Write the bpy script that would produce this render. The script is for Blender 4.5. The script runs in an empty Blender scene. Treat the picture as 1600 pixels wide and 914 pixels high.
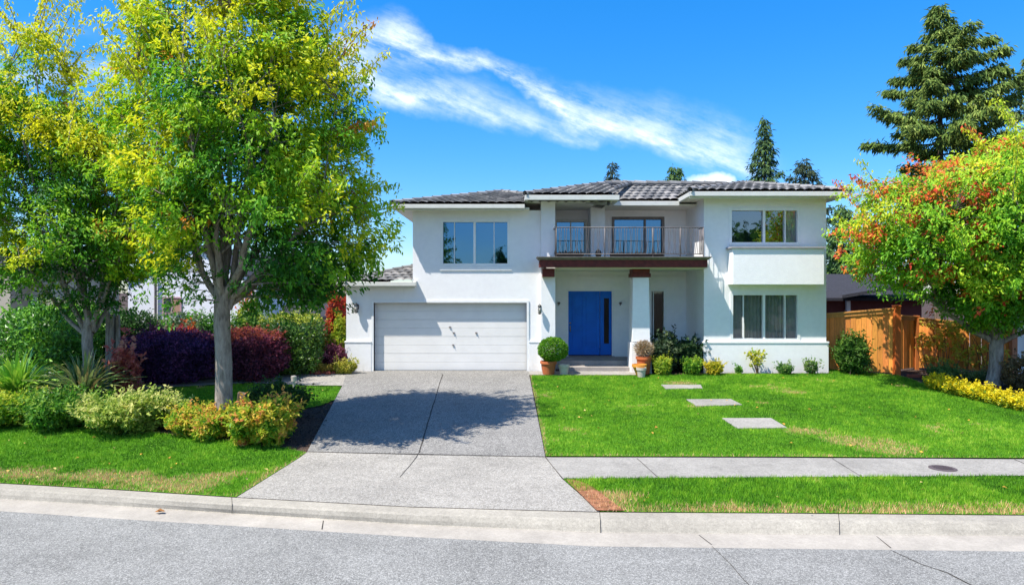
import bpy, bmesh, math, random
import numpy as np
from mathutils import Vector, noise as mnoise
random.seed(7); rng = np.random.default_rng(7)
scene = bpy.context.scene
COL = scene.collection
F = 1066.67; EYE = 3.0
R = math.radians

# ------------------------------------------------------------------ basics
def T(Y):                      # height of the ground as a function of distance from the street
    return 0.0 if Y < 12.4 else min(Y - 12.4, 13.0) * 0.052
def Tn(Y):
    return np.clip(Y - 12.4, 0, 13.0) * 0.052
def at(px, py, Y):             # point seen at a picture position, at distance Y
    return Vector(((px - 800) / F * Y, Y, EYE + (457 - py) / F * Y))
def Yof(py):                   # distance of the ground seen at picture row py
    k = (py - 457) / F
    y = EYE / k
    if y > 12.4:
        y = (EYE + 12.4 * 0.052) / (k + 0.052)
    return y
def gp(px, py, z=None):
    if z is None:
        Y = Yof(py); return ((px - 800) / F * Y, Y)
    Y = (EYE - z) * F / (py - 457)
    return ((px - 800) / F * Y, Y)

def tag(o, label=None, cat=None, group=None, kind=None):
    if label: o['label'] = label
    if cat: o['category'] = cat
    if group: o['group'] = group
    if kind: o['kind'] = kind
    return o
def wloc(o):
    v = Vector((0, 0, 0))
    while o is not None:
        v += o.location; o = o.parent
    return v
def thing(name, loc, label, cat, group=None):
    o = bpy.data.objects.new(name, None); COL.objects.link(o)
    o.location = loc; o.empty_display_size = .2
    return tag(o, label, cat, group)

def mesh_obj(name, V, polys, mat, parent=None, col=None, smooth=False, loc=None):
    """V (n,3) array in world metres; polys list of arrays (m,k) or list of index lists."""
    V = np.asarray(V, dtype=np.float64).reshape(-1, 3)
    off = wloc(parent) if parent is not None else Vector((0, 0, 0))
    o_loc = Vector((0, 0, 0))
    if parent is None:
        if loc is None:
            mn = V.min(0); mx = V.max(0)
            loc = Vector(((mn[0] + mx[0]) / 2, (mn[1] + mx[1]) / 2, mn[2]))
        o_loc = Vector(loc); off = o_loc
    V = V - np.array(off)
    me = bpy.data.meshes.new(name)
    idx = []; tot = []
    for p in polys:
        if isinstance(p, np.ndarray) and p.ndim == 2:
            idx.append(p.ravel().astype(np.int32)); tot.append(np.full(len(p), p.shape[1], np.int32))
        else:
            idx.append(np.array(p, np.int32)); tot.append(np.array([len(p)], np.int32))
    idx = np.concatenate(idx); tot = np.concatenate(tot)
    me.vertices.add(len(V)); me.vertices.foreach_set('co', V.astype(np.float32).ravel())
    me.loops.add(len(idx)); me.loops.foreach_set('vertex_index', idx)
    me.polygons.add(len(tot))
    st = np.concatenate(([0], np.cumsum(tot)[:-1])).astype(np.int32)
    me.polygons.foreach_set('loop_start', st)
    try: me.polygons.foreach_set('loop_total', tot)
    except Exception: pass
    me.update(calc_edges=True)
    me.validate()
    if col is not None:
        a = me.color_attributes.new('Col', 'FLOAT_COLOR', 'POINT')
        c = np.ones((len(V), 4), np.float32); c[:, :3] = col
        a.data.foreach_set('color', c.ravel())
    me.polygons.foreach_set('use_smooth', np.full(len(me.polygons), bool(smooth)))
    if mat: me.materials.append(mat)
    o = bpy.data.objects.new(name, me); COL.objects.link(o)
    o.location = o_loc
    if parent is not None: o.parent = parent
    return o

class MB:
    def __init__(s): s.V = []; s.P = []; s.C = []
    def add(s, V, P, c=None):
        n = len(s.V); s.V += [tuple(v) for v in V]; s.P += [[i + n for i in p] for p in P]
        if c is not None: s.C += [c] * len(V)
        return s
    def box(s, x0, x1, y0, y1, z0, z1, c=None):
        V = [(x0,y0,z0),(x1,y0,z0),(x1,y1,z0),(x0,y1,z0),(x0,y0,z1),(x1,y0,z1),(x1,y1,z1),(x0,y1,z1)]
        return s.add(V, [[0,3,2,1],[4,5,6,7],[0,1,5,4],[1,2,6,5],[2,3,7,6],[3,0,4,7]], c)
    def hexa(s, a, b, c=None):          # two 4-point rings
        return s.add(list(a) + list(b), [[0,3,2,1],[4,5,6,7],[0,1,5,4],[1,2,6,5],[2,3,7,6],[3,0,4,7]], c)
    def tube(s, pts, rad, n=8, cap=True, c=None):
        V, P = tube(pts, rad, n, cap); return s.add(V, P, c)
    def lathe(s, cx, cy, prof, n=20, c=None):
        V = []; P = []
        for r, z in prof:
            for k in range(n):
                a = 2 * math.pi * k / n; V.append((cx + r * math.cos(a), cy + r * math.sin(a), z))
        for i in range(len(prof) - 1):
            for k in range(n):
                k2 = (k + 1) % n
                P.append([i*n+k, i*n+k2, (i+1)*n+k2, (i+1)*n+k])
        return s.add(V, P, c)
    def build(s, name, mat, parent=None, smooth=False, bevel=0, loc=None):
        col = np.array(s.C) if s.C and len(s.C) == len(s.V) else None
        o = mesh_obj(name, s.V, s.P, mat, parent, col=col, smooth=smooth, loc=loc)
        if bevel:
            m = o.modifiers.new('bevel', 'BEVEL'); m.width = bevel; m.segments = 2; m.limit_method = 'ANGLE'
        return o

def tube(pts, rad, n=8, cap=True):
    pts = [Vector(p) for p in pts]; V = []; P = []
    if not hasattr(rad, '__len__'): rad = [rad] * len(pts)
    prev = None
    for i, p in enumerate(pts):
        d = (pts[min(i + 1, len(pts) - 1)] - pts[max(i - 1, 0)])
        if d.length < 1e-9: d = Vector((0, 0, 1))
        d.normalize()
        if prev is None:
            u = d.cross(Vector((0, 1, .13)));
            if u.length < 1e-4: u = d.cross(Vector((1, 0, 0)))
        else:
            u = prev - d * prev.dot(d)
        u.normalize(); prev = u; w = d.cross(u)
        for k in range(n):
            a = 2 * math.pi * k / n
            V.append(p + (u * math.cos(a) + w * math.sin(a)) * rad[i])
    for i in range(len(pts) - 1):
        for k in range(n):
            k2 = (k + 1) % n
            P.append([i*n+k, i*n+k2, (i+1)*n+k2, (i+1)*n+k])
    if cap and n > 2:
        P.append(list(range(n))[::-1]); P.append([(len(pts)-1)*n + k for k in range(n)])
    return V, P

# ------------------------------------------------------------------ materials
class NT:
    def __init__(s, name):
        s.m = bpy.data.materials.new(name); s.m.use_nodes = True
        s.t = s.m.node_tree; s.n = s.t.nodes; s.n.clear()
        s.out = s.n.new('ShaderNodeOutputMaterial')
    def new(s, typ, **kw):
        nd = s.n.new('ShaderNode' + typ)
        for k, v in kw.items():
            if hasattr(nd, k): setattr(nd, k, v)
            else: nd.inputs[k.replace('_', ' ')].default_value = v
        return nd
    def link(s, a, b): s.t.links.new(a, b)
    def coord(s, kind='Object'):
        return s.n.new('ShaderNodeTexCoord').outputs[kind]
    def pos(s):
        return s.n.new('ShaderNodeNewGeometry').outputs['Position']
    def noise(s, scale, detail=3, vec=None, rough=.5, stretch=None):
        nd = s.new('TexNoise'); nd.inputs['Scale'].default_value = scale
        nd.inputs['Detail'].default_value = detail; nd.inputs['Roughness'].default_value = rough
        v = vec if vec is not None else s.pos()
        if stretch:
            mp = s.new('Mapping'); mp.inputs['Scale'].default_value = stretch; s.link(v, mp.inputs[0]); v = mp.outputs[0]
        s.link(v, nd.inputs['Vector']); return nd.outputs['Fac']
    def ramp(s, fac, stops):
        nd = s.new('ValToRGB'); cr = nd.color_ramp
        while len(cr.elements) < len(stops): cr.elements.new(.5)
        for e, (p, c) in zip(cr.elements, stops):
            e.position = p; e.color = (*c, 1) if hasattr(c, '__len__') else (c, c, c, 1)
        s.link(fac, nd.inputs[0]); return nd.outputs[0]
    def mix(s, fac, a, b, mode='MIX'):
        nd = s.new('Mix'); nd.data_type = 'RGBA'; nd.blend_type = mode
        for inp, v in ((nd.inputs[0], fac), (nd.inputs[6], a), (nd.inputs[7], b)):
            if hasattr(v, 'is_output') or isinstance(v, bpy.types.NodeSocket): s.link(v, inp)
            elif hasattr(v, '__len__'): inp.default_value = (*v, 1)
            else: inp.default_value = v
        return nd.outputs[2]
    def bump(s, h, strength=.3, dist=.02):
        nd = s.new('Bump'); nd.inputs['Strength'].default_value = strength; nd.inputs['Distance'].default_value = dist
        s.link(h, nd.inputs['Height']); return nd.outputs[0]
    def principled(s, col, rough=.8, spec=.3, metal=0, normal=None):
        b = s.new('BsdfPrincipled')
        if isinstance(col, bpy.types.NodeSocket): s.link(col, b.inputs['Base Color'])
        else: b.inputs['Base Color'].default_value = (*col, 1)
        b.inputs['Roughness'].default_value = rough; b.inputs['Metallic'].default_value = metal
        b.inputs['Specular IOR Level'].default_value = spec
        if normal is not None: s.link(normal, b.inputs['Normal'])
        s.link(b.outputs[0], s.out.inputs[0]); return b

def mat_simple(name, c, rough=.7, spec=.3, metal=0, var=.12, scale=6):
    t = NT(name)
    n = t.noise(scale, 4)
    a = tuple(x * (1 - var) for x in c); b = tuple(min(x * (1 + var), 1) for x in c)
    col = t.ramp(n, [(.3, a), (.7, b)])
    t.principled(col, rough, spec, metal, t.bump(t.noise(scale * 12, 2), .12, .005))
    return t.m
def mat_leaf(name, trans=.35, rough=.55, spec=.35):
    t = NT(name)
    at_ = t.new('Attribute'); at_.attribute_name = 'Col'
    n = t.noise(9, 2)
    col = t.mix(1.0, at_.outputs['Color'], t.ramp(n, [(.3, .82), (.7, 1.15)]), 'MULTIPLY')
    b = t.principled(col, rough, spec)
    tr = t.new('BsdfTranslucent'); t.link(col, tr.inputs[0])
    mx = t.new('MixShader'); mx.inputs[0].default_value = trans
    t.link(b.outputs[0], mx.inputs[1]); t.link(tr.outputs[0], mx.inputs[2]); t.link(mx.outputs[0], t.out.inputs[0])
    return t.m
def mat_attr(name, rough=.75, spec=.3, nscale=12, lo=.8, hi=1.15, bump=.3):
    t = NT(name)
    at_ = t.new('Attribute'); at_.attribute_name = 'Col'
    n = t.noise(nscale, 4, rough=.65)
    col = t.mix(1.0, at_.outputs['Color'], t.ramp(n, [(.3, lo), (.7, hi)]), 'MULTIPLY')
    t.principled(col, rough, spec, 0, t.bump(n, bump, .01)); return t.m

def mat_stucco():
    t = NT('white_stucco')
    big = t.noise(.9, 5, rough=.6); fine = t.noise(55, 3); mid = t.noise(7, 4)
    c = t.ramp(big, [(.3, (.80, .775, .76)), (.7, (.86, .84, .82))])
    c = t.mix(.35, c, t.ramp(mid, [(.3, (.74, .74, .75)), (.7, (.86, .86, .86))]))
    streak = t.noise(2.2, 5, rough=.7, stretch=(2.2, 2.2, .22))
    c = t.mix(t.ramp(streak, [(.6, 0.0), (.8, .22)]), c, (.6, .58, .55))
    # splash dirt low on the wall
    sep = t.new('SeparateXYZ'); t.link(t.pos(), sep.inputs[0])
    mr = t.new('MapRange'); mr.inputs[1].default_value = .95; mr.inputs[2].default_value = .45
    t.link(sep.outputs[2], mr.inputs[0])
    mm = t.new('Math'); mm.operation = 'MULTIPLY'; t.link(mr.outputs[0], mm.inputs[0]); t.link(t.ramp(mid, [(.4, 0.0), (.7, .5)]), mm.inputs[1])
    c = t.mix(mm.outputs[0], c, (.5, .46, .4))
    t.principled(c, .9, .2, 0, t.bump(fine, .45, .012)); return t.m
def mat_concrete(name, base, speck=.35, fine=1.0, sparkle=0, blotch=1.0):
    t = NT(name)
    p = t.pos()
    v = t.new('TexVoronoi'); v.inputs['Scale'].default_value = 38 * fine; t.link(p, v.inputs['Vector'])
    n2 = t.noise(70 * fine, 2, p); big = t.noise(.7, 5, p, .65); mid = t.noise(4, 4, p, .6)
    a = tuple(x * (1 - speck) for x in base); b = tuple(min(1, x * (1 + speck)) for x in base)
    sepc = t.new('SeparateColor'); t.link(v.outputs['Color'], sepc.inputs[0])
    c = t.ramp(sepc.outputs[0], [(0, a), (.5, base), (1, b)])
    c = t.mix(.5, c, t.ramp(n2, [(.35, a), (.65, b)]))
    c = t.mix(1.0, c, t.ramp(big, [(.3, .8), (.7, 1.1)]), 'MULTIPLY')
    c = t.mix(1.0, c, t.ramp(mid, [(.3, .9), (.7, 1.07)]), 'MULTIPLY')
    if sparkle:
        v2 = t.new('TexVoronoi'); v2.inputs['Scale'].default_value = 95; t.link(p, v2.inputs['Vector'])
        s2 = t.new('SeparateColor'); t.link(v2.outputs['Color'], s2.inputs[0])
        c = t.mix(t.ramp(s2.outputs[1], [(.78, 0.0), (.8, sparkle)]), c, (.62, .6, .56))
    st = t.noise(1.6, 3, p, .5)
    c = t.mix(t.ramp(st, [(.66, 0.0), (.76, .35)]), c, tuple(x * .45 for x in base))
    t.principled(c, .92, .2, 0, t.bump(n2, .35, .008)); return t.m
def mat_lawnbase():
    t = NT('turf'); p = t.pos()
    c = t.ramp(t.noise(26, 4, p, .7), [(.3, (.035, .1, .008)), (.55, (.09, .24, .014)), (.75, (.2, .36, .03))])
    d = t.noise(.9, 5, p, .65)
    c = t.mix(t.ramp(d, [(.62, 0.0), (.75, .6)]), c, (.3, .26, .09))
    t.principled(c, .95, .1, 0, t.bump(t.noise(60, 3, p), .6, .03)); return t.m
def mat_soil():
    t = NT('mulch'); p = t.pos()
    c = t.ramp(t.noise(24, 5, p, .75), [(.3, (.018, .012, .01)), (.5, (.06, .04, .032)), (.72, (.16, .11, .085))])
    t.principled(c, .95, .15, 0, t.bump(t.noise(40, 4, p), .8, .04)); return t.m
def mat_bark(name, a, b, scale=9):
    t = NT(name); p = t.coord()
    n = t.noise(scale, 6, t.pos(), .7, (1.6, 1.6, .45)); m = t.noise(2.2, 3)
    c = t.ramp(n, [(.3, a), (.7, b)])
    c = t.mix(t.ramp(m, [(.5, 0.0), (.7, .4)]), c, tuple(x * .7 for x in b))
    t.principled(c, .9, .15, 0, t.bump(n, .8, .03)); return t.m
def mat_wood_fence():
    t = NT('cedar_boards')
    at_ = t.new('Attribute'); at_.attribute_name = 'Col'
    g = t.noise(7, 5, t.pos(), .65, (9, 9, .6))
    c = t.mix(1.0, at_.outputs['Color'], t.ramp(g, [(.25, .6), (.7, 1.2)]), 'MULTIPLY')
    t.principled(c, .7, .25, 0, t.bump(g, .3, .01)); return t.m
def mat_glass(name, tint, gl=.35, tr=.6):
    t = NT(name)
    g = t.new('BsdfGlossy'); g.inputs['Color'].default_value = (*tint, 1); g.inputs['Roughness'].default_value = .02
    bm = t.bump(t.noise(1.4, 2), .05, .05); t.link(bm, g.inputs['Normal'])
    tp = t.new('BsdfTransparent'); tp.inputs[0].default_value = (tr, tr * 1.02, tr * 1.05, 1)
    mx = t.new('MixShader'); mx.inputs[0].default_value = gl
    t.link(tp.outputs[0], mx.inputs[1]); t.link(g.outputs[0], mx.inputs[2]); t.link(mx.outputs[0], t.out.inputs[0])
    return t.m

M = {}
M['stucco'] = mat_stucco()
M['trim'] = mat_simple('cream_trim_paint', (.62, .61, .56), .5, .4, var=.05)
M['white'] = mat_simple('white_paint', (.78, .78, .77), .45, .4, var=.04)
M['soffit'] = mat_simple('soffit_paint', (.68, .66, .57), .8, .2, var=.05)
M['garage'] = mat_simple('garage_door_paint', (.76, .735, .70), .5, .4, var=.04, scale=2)
M['blue'] = mat_simple('blue_door_paint', (.004, .13, .56), .5, .2, var=.1, scale=3)
M['dkred'] = mat_simple('dark_red_wood', (.12, .02, .014), .6, .3, var=.35, scale=8)
M['deckedge'] = mat_simple('grey_deck_edge', (.17, .155, .15), .8, .3, var=.25, scale=10)
M['iron'] = mat_simple('grey_iron', (.15, .125, .115), .5, .5, 0, .2)
M['blackiron'] = mat_simple('black_iron', (.015, .015, .016), .4, .5, 0, .2)
M['tile'] = mat_attr('roof_tile', .75, .25, 22, .72, 1.2, .3)
M['glassblue'] = mat_glass('sky_window_glass', (.2, .4, .6), .42, .3)
M['glassdim'] = mat_glass('dim_window_glass', (.5, .6, .55), .14, .5)
M['glassdark'] = mat_glass('window_glass', (.7, .8, .85), .24, .8)
M['lampglass'] = mat_simple('frosted_lamp_glass', (.45, .42, .36), .2, .5)
M['curtain'] = mat_simple('curtain_cloth', (.5, .52, .5), .9, .1, var=.1)
M['sheer'] = mat_simple('olive_curtain', (.6, .6, .52), .9, .1, var=.1)
M['sheer2'] = mat_simple('dim_olive_curtain', (.4, .42, .33), .9, .1, var=.1)
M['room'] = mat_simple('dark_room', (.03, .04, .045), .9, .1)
M['blindblue'] = mat_simple('blue_grey_blind', (.03, .1, .17), .8, .1)
M['drive'] = mat_concrete('aggregate_driveway', (.185, .176, .163), .6, sparkle=.35)
M['apron'] = mat_concrete('apron_concrete', (.27, .25, .22), .4, sparkle=.35)
M['walk'] = mat_concrete('sidewalk_concrete', (.29, .272, .245), .28)
M['kerb'] = mat_concrete('kerb_concrete', (.335, .305, .255), .2)
M['gutter'] = mat_concrete('gutter_concrete', (.36, .325, .28), .12)
M['dirt'] = mat_simple('bare_red_dirt', (.25, .11, .06), .95, .1, var=.5, scale=14)
M['asphalt'] = mat_concrete('asphalt', (.2, .196, .184), .55, fine=1.5, sparkle=.3)
M['step'] = mat_concrete('step_concrete', (.34, .30, .27), .12)
M['turf'] = mat_lawnbase()
M['soil'] = mat_soil()
M['leaf'] = mat_leaf('leaves', .45)
M['waxy'] = mat_leaf('waxy_leaves', .2, .4, .5)
M['grass'] = mat_leaf('grass_blades', .3, .6, .25)
M['needle'] = mat_leaf('needles', .12, .7, .2)
M['bark'] = mat_bark('grey_bark', (.11, .09, .075), (.42, .365, .31))
M['bark2'] = mat_bark('brown_bark', (.06, .04, .03), (.22, .16, .12))
M['cedar'] = mat_wood_fence()
M['terracotta'] = mat_simple('terracotta', (.42, .12, .045), .8, .2, var=.2)
M['beigepot'] = mat_simple('beige_ceramic', (.48, .42, .36), .7, .3)
M['orangepot'] = mat_simple('orange_bowl_glaze', (.6, .26, .04), .6, .3)
M['crack'] = mat_simple('dark_joint', (.05, .045, .04), .95, .1)
M['brick'] = mat_simple('red_brick', (.3, .08, .05), .9, .1, var=.3)
M['beige'] = mat_simple('beige_wall', (.46, .40, .31), .9, .2, var=.06, scale=2)
M['siding'] = mat_simple('pale_siding', (.8, .8, .8), .8, .2, var=.04, scale=2)
M['maroon'] = mat_simple('maroon_siding', (.12, .035, .03), .8, .2)
M['darkroof'] = mat_simple('dark_shingle', (.035, .035, .042), .9, .2, var=.3, scale=14)
M['pinktrim'] = mat_simple('pink_trim', (.45, .28, .3), .7, .2)
M['blindtan'] = mat_simple('tan_blind', (.4, .24, .16), .8, .2)
M['cover'] = mat_simple('iron_cover', (.09, .07, .075), .7, .3)
M['dead'] = mat_leaf('dry_leaves', .15, .8, .1)

# ------------------------------------------------------------------ world, sun, camera
SUN = Vector((.48, .30, -1)).normalized()
elev = math.asin(-SUN.z); azim = math.atan2(-SUN.x, -SUN.y)
world = bpy.data.worlds.new('World'); scene.world = world; world.use_nodes = True
wt = world.node_tree; wn = wt.nodes; wn.clear()
def wnew(t): return wn.new('ShaderNode' + t)
def wm(op, a, b=None, c=None, clamp=False):
    nd = wnew('Math'); nd.operation = op; nd.use_clamp = clamp
    for i, v in enumerate((a, b, c)):
        if v is None: continue
        if isinstance(v, bpy.types.NodeSocket): wt.links.new(v, nd.inputs[i])
        else: nd.inputs[i].default_value = v
    return nd.outputs[0]
sky = wnew('TexSky'); sky.sky_type = 'NISHITA'; sky.sun_disc = False
sky.sun_elevation = elev; sky.sun_rotation = azim; sky.altitude = 50; sky.air_density = 1.0; sky.dust_density = .3; sky.ozone_density = 3.0
hs = wnew('HueSaturation'); hs.inputs['Saturation'].default_value = 1.38; hs.inputs['Value'].default_value = 1.0; hs.inputs['Hue'].default_value = .499
wt.links.new(sky.outputs[0], hs.inputs['Color'])
tc = wnew('TexCoord'); sx = wnew('SeparateXYZ'); wt.links.new(tc.outputs['Generated'], sx.inputs[0])
ysafe = wm('MAXIMUM', sx.outputs[1], .05)
U = wm('DIVIDE', sx.outputs[0], ysafe); Vv = wm('DIVIDE', sx.outputs[2], ysafe)
cb = wnew('CombineXYZ'); wt.links.new(U, cb.inputs[0]); wt.links.new(Vv, cb.inputs[1])
def wnoise(scale, detail, rough, mapping=None, rot=0):
    v = cb.outputs[0]
    if mapping:
        mp = wnew('Mapping'); mp.inputs['Rotation'].default_value = (0, 0, rot); wt.links.new(v, mp.inputs[0])
        mp2 = wnew('Mapping'); mp2.inputs['Scale'].default_value = mapping; wt.links.new(mp.outputs[0], mp2.inputs[0]); v = mp2.outputs[0]
    n = wnew('TexNoise'); n.inputs['Scale'].default_value = scale; n.inputs['Detail'].default_value = detail; n.inputs['Roughness'].default_value = rough
    wt.links.new(v, n.inputs['Vector']); return n
w1 = wnoise(7, 5, .6); sc1 = wnew('SeparateColor'); wt.links.new(w1.outputs['Color'], sc1.inputs[0])
Uw = wm('ADD', U, wm('MULTIPLY', wm('SUBTRACT', sc1.outputs[0], .5), .1))
Vw = wm('ADD', Vv, wm('MULTIPLY', wm('SUBTRACT', sc1.outputs[1], .5), .075))
streak = wnoise(5, 8, .68, (1.0, 5.5, 1), R(22)).outputs['Fac']
fine = wnoise(22, 6, .7, (1, 2.2, 1), R(20)).outputs['Fac']
def pts_uv(p): return [((x - 800) / F, (457 - y) / F) for x, y in p]
def wcurve(fac, xs, ys):      # piecewise curve of U through a float curve node
    x0, x1 = -.40, .50
    y0, y1 = min(ys) - .01, max(ys) + .01
    f = wm('DIVIDE', wm('SUBTRACT', fac, x0), x1 - x0, clamp=True)
    nd = wnew('FloatCurve'); wt.links.new(f, nd.inputs['Value'])
    cu = nd.mapping.curves[0]
    P = [((x - x0) / (x1 - x0), (y - y0) / (y1 - y0)) for x, y in zip(xs, ys)]
    P = [(0, P[0][1])] + P + [(1, P[-1][1])]
    while len(cu.points) < len(P): cu.points.new(.5, .5)
    for q, (a, b) in zip(cu.points, P): q.location = (a, b)
    nd.mapping.update()
    return wm('ADD', wm('MULTIPLY', nd.outputs[0], y1 - y0), y0)
def band(pts, up, lo, inten):
    uv = pts_uv(pts); xs = [a for a, b in uv]
    c = wcurve(Uw, xs, [b for a, b in uv])
    wu = wcurve(Uw, xs, [q / F for q in up]); wl = wcurve(Uw, xs, [q / F for q in lo]); it = wcurve(Uw, xs, inten)
    d = wm('SUBTRACT', Vw, c)
    du = wm('DIVIDE', wm('MAXIMUM', d, 0), wu); dl = wm('DIVIDE', wm('MAXIMUM', wm('MULTIPLY', d, -1), 0), wl)
    m = wm('SUBTRACT', 1, wm('ADD', du, dl), clamp=True)
    return wm('MULTIPLY', wm('POWER', m, 1.3), wm('MAXIMUM', it, 0))
b1 = band([(470,40),(540,60),(620,62),(700,98),(790,122),(850,158),(900,190),(1000,215),(1100,240),(1170,268),(1230,290)],
          [20,45,60,30,26,60,70,85,95,90,40], [30,55,45,24,14,20,18,26,28,24,10], [.1,.5,1.0,1.1,1.1,1.1,.95,.9,.9,.7,.0])
b2 = band([(430,110),(520,105),(600,140),(700,160),(800,185),(900,215),(960,225),(1010,240)],
          [25,50,62,52,45,34,20,10], [25,38,36,32,24,16,12,8], [.6,1.2,1.1,.8,.65,.5,.2,0])
b3 = band([(560,390),(610,398),(700,400),(760,410)], [8,16,10,8], [8,12,8,6], [0,.16,.12,0])
b4 = band([(1270,350),(1310,370),(1340,378),(1600,400)], [10,20,25,30], [10,20,25,30], [.05,.2,.25,.2])
wisp = wm('ADD', .12, wm('MULTIPLY', wm('SUBTRACT', wm('ADD', wm('MULTIPLY', streak, .6), wm('MULTIPLY', fine, .4)), .4, clamp=True), 4.2))
cm = wm('MULTIPLY', wm('ADD', wm('ADD', b1, b2), wm('ADD', b3, b4)), wisp, clamp=True)
cm = wm('MULTIPLY', cm, .86)
# little cumulus
pu, pv = (1112 - 800) / F, (457 - 281) / F
du = wm('DIVIDE', wm('SUBTRACT', Uw, pu), .042); dv = wm('DIVIDE', wm('SUBTRACT', Vw, pv), .0165)
pf = wm('SUBTRACT', wm('ADD', .72, wm('MULTIPLY', fine, .55)), wm('ADD', wm('MULTIPLY', du, du), wm('MULTIPLY', dv, dv)), clamp=True)
pf = wm('MINIMUM', wm('MULTIPLY', pf, 1.05), .9)
cm = wm('MAXIMUM', cm, pf)
front = wm('GREATER_THAN', sx.outputs[1], .06)
cm = wm('MULTIPLY', cm, front)
# unseen broken cloud added behind the camera to whiten and brighten the facade light
bk = wnew('MapRange'); bk.inputs[1].default_value = .15; bk.inputs[2].default_value = -.35; wt.links.new(sx.outputs[1], bk.inputs[0])
bn = wnew('TexNoise'); bn.inputs['Scale'].default_value = 2.6; bn.inputs['Detail'].default_value = 6; wt.links.new(tc.outputs['Generated'], bn.inputs['Vector'])
bf = wm('MULTIPLY', wm('MULTIPLY', wm('SUBTRACT', bn.outputs['Fac'], .36, clamp=True), 3.2, clamp=True), bk.outputs[0])
cm = wm('MAXIMUM', cm, wm('MULTIPLY', bf, .3))
mixc = wnew('Mix'); mixc.data_type = 'RGBA'; wt.links.new(cm, mixc.inputs[0]); gz = wnew('MapRange'); gz.inputs[1].default_value = 0; gz.inputs[2].default_value = .42; wt.links.new(sx.outputs[2], gz.inputs[0])
gm = wnew('Mix'); gm.data_type = 'RGBA'; gm.blend_type = 'MULTIPLY'; gm.inputs[0].default_value = 1
gr = wnew('ValToRGB'); gr.color_ramp.elements[0].color = (.62, .68, .88, 1); gr.color_ramp.elements[1].color = (.5, 1.0, 1.18, 1); wt.links.new(gz.outputs[0], gr.inputs[0])
wt.links.new(hs.outputs[0], gm.inputs[6]); wt.links.new(gr.outputs[0], gm.inputs[7]); wt.links.new(gm.outputs[2], mixc.inputs[6])
mixc.inputs[7].default_value = (6.6, 7.0, 7.4, 1)
bg = wnew('Background'); bg.inputs['Strength'].default_value = .13
wt.links.new(mixc.outputs[2], bg.inputs[0])
wo = wnew('OutputWorld'); wt.links.new(bg.outputs[0], wo.inputs[0])

sl = bpy.data.lights.new('sun', 'SUN'); sl.energy = 5.0; sl.angle = R(.5); sl.color = (1, .945, .85)
so = bpy.data.objects.new('sun', sl); COL.objects.link(so); so.rotation_euler = SUN.to_track_quat('-Z', 'Y').to_euler(); so.location = (-20, -15, 40)
cam = bpy.data.cameras.new('camera'); cam.lens = 24; cam.sensor_width = 36; cam.clip_end = 5000; cam.clip_start = .1
co = bpy.data.objects.new('camera', cam); COL.objects.link(co); co.location = (0, 0, EYE); co.rotation_euler = (R(90), 0, 0)
scene.camera = co
scene.view_settings.view_transform = 'Standard'; scene.view_settings.look = 'None'
scene.view_settings.gamma = 1; scene.view_settings.use_curve_mapping = False
scene.view_settings.exposure = .78
scene.cycles.max_bounces = 6; scene.cycles.transparent_max_bounces = 8

# ------------------------------------------------------------------ ground sheets
def sheet(name, pts, off, mat, creases=(12.4, 25.4), label=None, kind='structure', zfun=None):
    bm = bmesh.new()
    vs = [bm.verts.new((x, y, 0)) for x, y in pts]
    bm.faces.new(vs)
    for c in creases:
        bmesh.ops.bisect_plane(bm, geom=bm.verts[:] + bm.edges[:] + bm.faces[:], plane_co=(0, c, 0), plane_no=(0, 1, 0))
    bmesh.ops.triangulate(bm, faces=bm.faces[:])
    bmesh.ops.recalc_face_normals(bm, faces=bm.faces[:])
    for f in bm.faces:
        if f.normal.z < 0: f.normal_flip()
    for v in bm.verts: v.co.z = T(v.co.y) + off
    V = [tuple(v.co) for v in bm.verts]; bm.verts.index_update()
    P = [[v.index for v in f.verts] for f in bm.faces]; bm.free()
    o = mesh_obj(name, V, P, mat)
    tag(o, label, None, None, kind); return o

# kerb profile rows, sampled from picture columns
def interp(xs, ys, x):
    return float(np.interp(x, xs, ys))
KX = [-900, -300, 0, 180, 350, 640, 930, 1250, 1600, 2600]
KB = [722, 740, 755, 765, 776, 792, 800, 802, 805, 806]       # back edge of the kerb
KF = [732, 750, 764, 775, 787, 803, 812, 814, 817, 818]
KG = [744, 765, 780, 791, 802, 820, 832, 835, 837, 838]
KE = [758, 782, 798, 810, 820, 838, 853, 857, 861, 862]
cols = sorted(set(list(range(-900, 2601, 50)) + [930, 937]))
rows = {'b': [], 'f': [], 'g': [], 'e': []}
for x in cols:
    rows['b'].append(gp(x, interp(KX, KB, x), 0)); rows['f'].append(gp(x, interp(KX, KF, x), 0))
    rows['g'].append(gp(x, interp(KX, KG, x), -.13)); rows['e'].append(gp(x, interp(KX, KE, x), -.135))
mb = MB(); n = len(cols); V = []
for i in range(n):
    b, f, g = rows['b'][i], rows['f'][i], rows['g'][i]
    V += [(b[0], b[1], -.2), (b[0], b[1], .0), (f[0], f[1] + .05, .0), (f[0], f[1], -.012), ((f[0]+g[0])/2, (f[1]+g[1])/2, -.07), (g[0], g[1]+.02, -.122), (g[0], g[1], -.128)]
P = []
for i in range(n - 1):
    for k in range(6): P.append([i*7+k, i*7+k+1, (i+1)*7+k+1, (i+1)*7+k])
mb.add(V, P); tag(mb.build('kerb', M['kerb']), kind='structure')
mb = MB(); V = []
for i in range(n):
    g, e = rows['g'][i], rows['e'][i]
    V += [(g[0], g[1], -.1285), (e[0], e[1], -.135), (e[0], e[1], -.2)]
P = []
for i in range(n - 1):
    for k in range(2): P.append([i*3+k, i*3+k+1, (i+1)*3+k+1, (i+1)*3+k])
mb.add(V, P); tag(mb.build('gutter', M['gutter']), kind='structure')
V = []
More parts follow.
